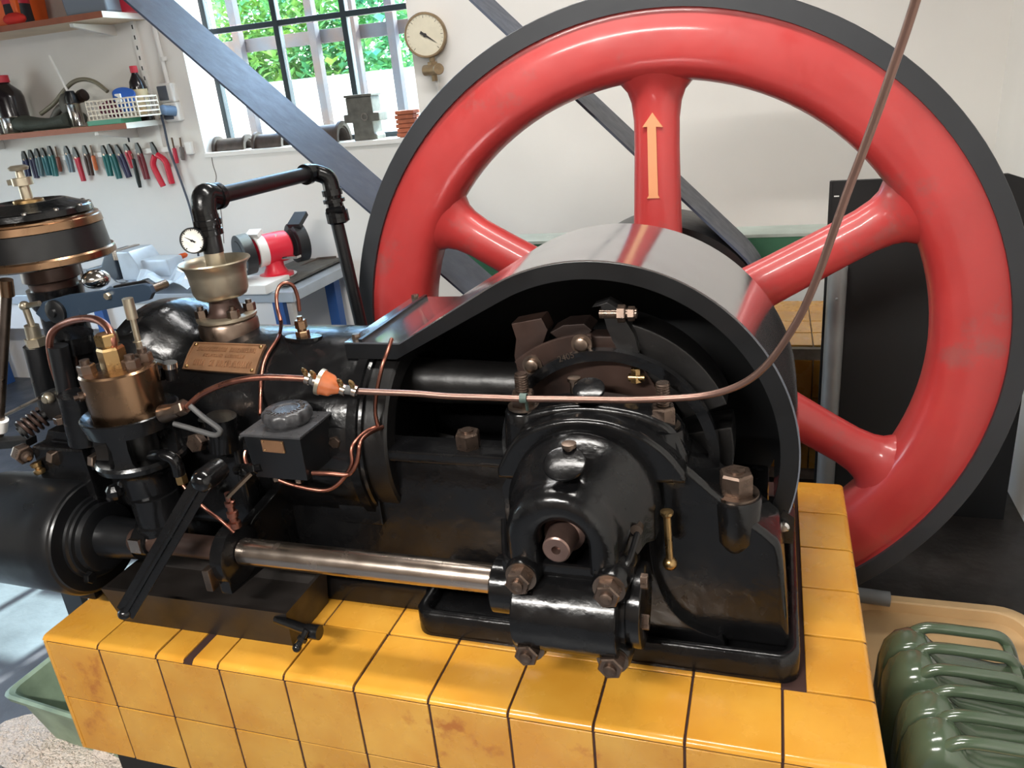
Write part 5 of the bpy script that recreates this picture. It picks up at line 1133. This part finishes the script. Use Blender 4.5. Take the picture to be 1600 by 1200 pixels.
mk('grip', B().lathe(P(262,408,WY-.3), P(302,394,WY-.3)-P(262,408,WY-.3), [(0,.010),(.02,.014),(.10,.015),(.13,.013),(.14,.006)], 14), material('orange_grip', S(226,96,42), .45), hd)
sh = thing('plastic_sheet', 'crumpled clear plastic sheet over parts on the workbench', 'sheet', P(250,450,WY-.62))
rnd = random.Random(11); b = B(); vs = []; nx, ny = 18, 10
x0, x1 = P(165,450,WY-.6).x, P(330,450,WY-.6).x
for j in range(ny+1):
    for i in range(nx+1): vs.append(V((x0+(x1-x0)*i/nx, WY-.64+.40*j/ny, BZ+.012+.05*math.sin(i*.9+j)*math.sin(j*.8)**2+.03*rnd.random()+.05*math.exp(-((i-9)/5)**2))))
b.add(vs, [(j*(nx+1)+i, j*(nx+1)+i+1, (j+1)*(nx+1)+i+1, (j+1)*(nx+1)+i) for j in range(ny) for i in range(nx)])
mk('film', b, material('plastic_film', S(206,220,234), .18, coat=.6), sh, smooth=25)
# grinder
gzc = P(424, 388, WY-.42)
gr = thing('bench_grinder', 'red bench grinder with two dark wheel guards on a steel bracket', 'grinder', (gzc.x, gzc.y, gzc.z-.14))
ga = V((.55,.8,.03)).normalized(); M['gred'] = material('grinder_red', S(222,44,64), .35); M['ggrey'] = material('grinder_guard', S(32,33,36), .5)
mk('motor', B().lathe(gzc-ga*.09, ga, [(0,.06),(.01,.072),(.03,.075),(.15,.075),(.17,.072),(.18,.06)], 32), M['gred'], gr, smooth=40)
mk('white_band', B().lathe(gzc-ga*.085, ga, [(0,.0735),(.004,.077),(.045,.077),(.05,.0735)], 32), M['white'], gr)
mk('type_plate', B().lathe(gzc+ga*.02, ga, [(0,.0755),(.06,.0755)], 32), material('plate_white', S(230,232,236), .4), gr) if 0 else mk('type_plate', B().obox(gzc+ga*.05+V((-.01,-.055,.052)),.03,.004,.018,Matrix.Rotation(-.75,3,'X')), M['white'], gr)
for s_, o_ in ((-1,.135),(1,.14)):
    cgr = gzc+ga*o_*s_
    mk('wheel_guard', B().lathe(cgr-ga*.03, ga, [(0,.085),(.004,.098),(.056,.098),(.06,.085)], 36), M['ggrey'], gr)
    mk('wheel_cover', B().lathe(cgr-ga*.036, ga, [(0,.03),(.003,.07),(.008,.075)], 32), M['ggrey'], gr)
    mk('tool_rest', B().obox(cgr+V((.02,-.11,-.05)),.045,.02,.006), M['chrome'], gr, bevel=.002)
mk('eye_shield', B().obox(gzc+ga*.17+V((.01,-.03,.11)),.035,.05,.012,Matrix.Rotation(.5,3,'X')), M['ggrey'], gr, bevel=.002)
mk('eye_shield', B().obox(gzc-ga*.10+V((.02,.02,.09)),.035,.025,.010,Matrix.Rotation(.4,3,'X')), M['white'], gr, bevel=.002)
mk('pedestal', B().lathe(gzc-V((0,0,.14)), (0,0,1), [(0,.085),(.014,.085),(.02,.06),(.05,.045),(.09,.045)], 28), M['gred'], gr)
mk('base_ring', B().lathe(gzc-V((0,0,.145)), (0,0,1), [(0,.10),(.012,.10)], 32), M['chrome'], gr)
bz2 = gzc.z-.146
bk2 = thing('grinder_bracket', 'tapered brown steel bracket fixed to the wall under the grinder', 'bracket', (gzc.x,WY-.2,bz2-.08))
mk('plate', B().box(gzc.x-.14,gzc.x+.14,gzc.y-.13,WY,bz2-.012,bz2), M['iron_dark'], bk2, bevel=.002)
pb0, pb1 = P(430,432,WY-.34), P(524,410,WY-.02)
mk('arm', B().loft([[V((pb0.x,WY-.36,bz2-.012)),V((pb0.x,WY-.36,bz2-.10)),V((pb0.x+.012,WY-.36,bz2-.10)),V((pb0.x+.012,WY-.36,bz2-.012))],[V((pb1.x-.10,WY-.03,bz2+.01)),V((pb1.x-.10,WY-.03,bz2-.05)),V((pb1.x-.088,WY-.03,bz2-.05)),V((pb1.x-.088,WY-.03,bz2+.01))],[V((pb1.x,WY-.012,bz2+.01)),V((pb1.x,WY-.012,bz2-.03)),V((pb1.x,WY-.001,bz2-.03)),V((pb1.x,WY-.001,bz2+.01))]]), material('rusty_angle', S(104,90,82), .6, var=.3, vscale=20), bk2, smooth=0)
for i in range(2): mk('bolt', B().cyl((pb1.x-.03-.05*i,WY-.03,bz2-.01),(pb1.x-.03-.05*i,WY-.045,bz2-.01),.008,n=10), M['chrome'], bk2)
bx_ = P(385,455,WY-.62); tag(mk('white_drawer_box', B().box(bx_.x-.16,bx_.x+.14,WY-.66,WY-.45,BZ,BZ+.045), M['white'], bevel=.006), 'white box on the bench in front of the grinder', 'box')

# ------------------------------------------------------------------ ceiling lamps (their own light is set at the top)
def lamp(x, y, z, label):
    t = thing('ceiling_lamp', label, 'lamp', (x, y, z+.02), 'fluorescent ceiling lamps')
    mk('housing', B().prism([(y-.11,z+.015),(y+.11,z+.015),(y+.05,z+.075),(y-.05,z+.075)], x-.66, x+.66, ax='x'), M['white'], t, smooth=0)
    for yy in (-.045,.045): mk('tube', B().cyl((x-.6,y+yy,z+.008),(x+.6,y+yy,z+.008),.012,n=12), material('tube_glow', (1,1,1), .4, emit=((1,.9,.78), 3)), t)
    for xx in (-.5,.5): mk('chain', B().cyl((x+xx,y,z+.075),(x+xx,y,CZ),.004,n=6), M['oldsteel'], t)
lamp(.35, -2.05, 2.0, 'hanging fluorescent lamp behind the viewer'); lamp(.9, .35, 2.0, 'hanging fluorescent lamp above the engine'); lamp(.15, 1.70, 2.4, 'hanging lamp added near the back wall to brighten it')  # the third lamp is added to brighten the back wall
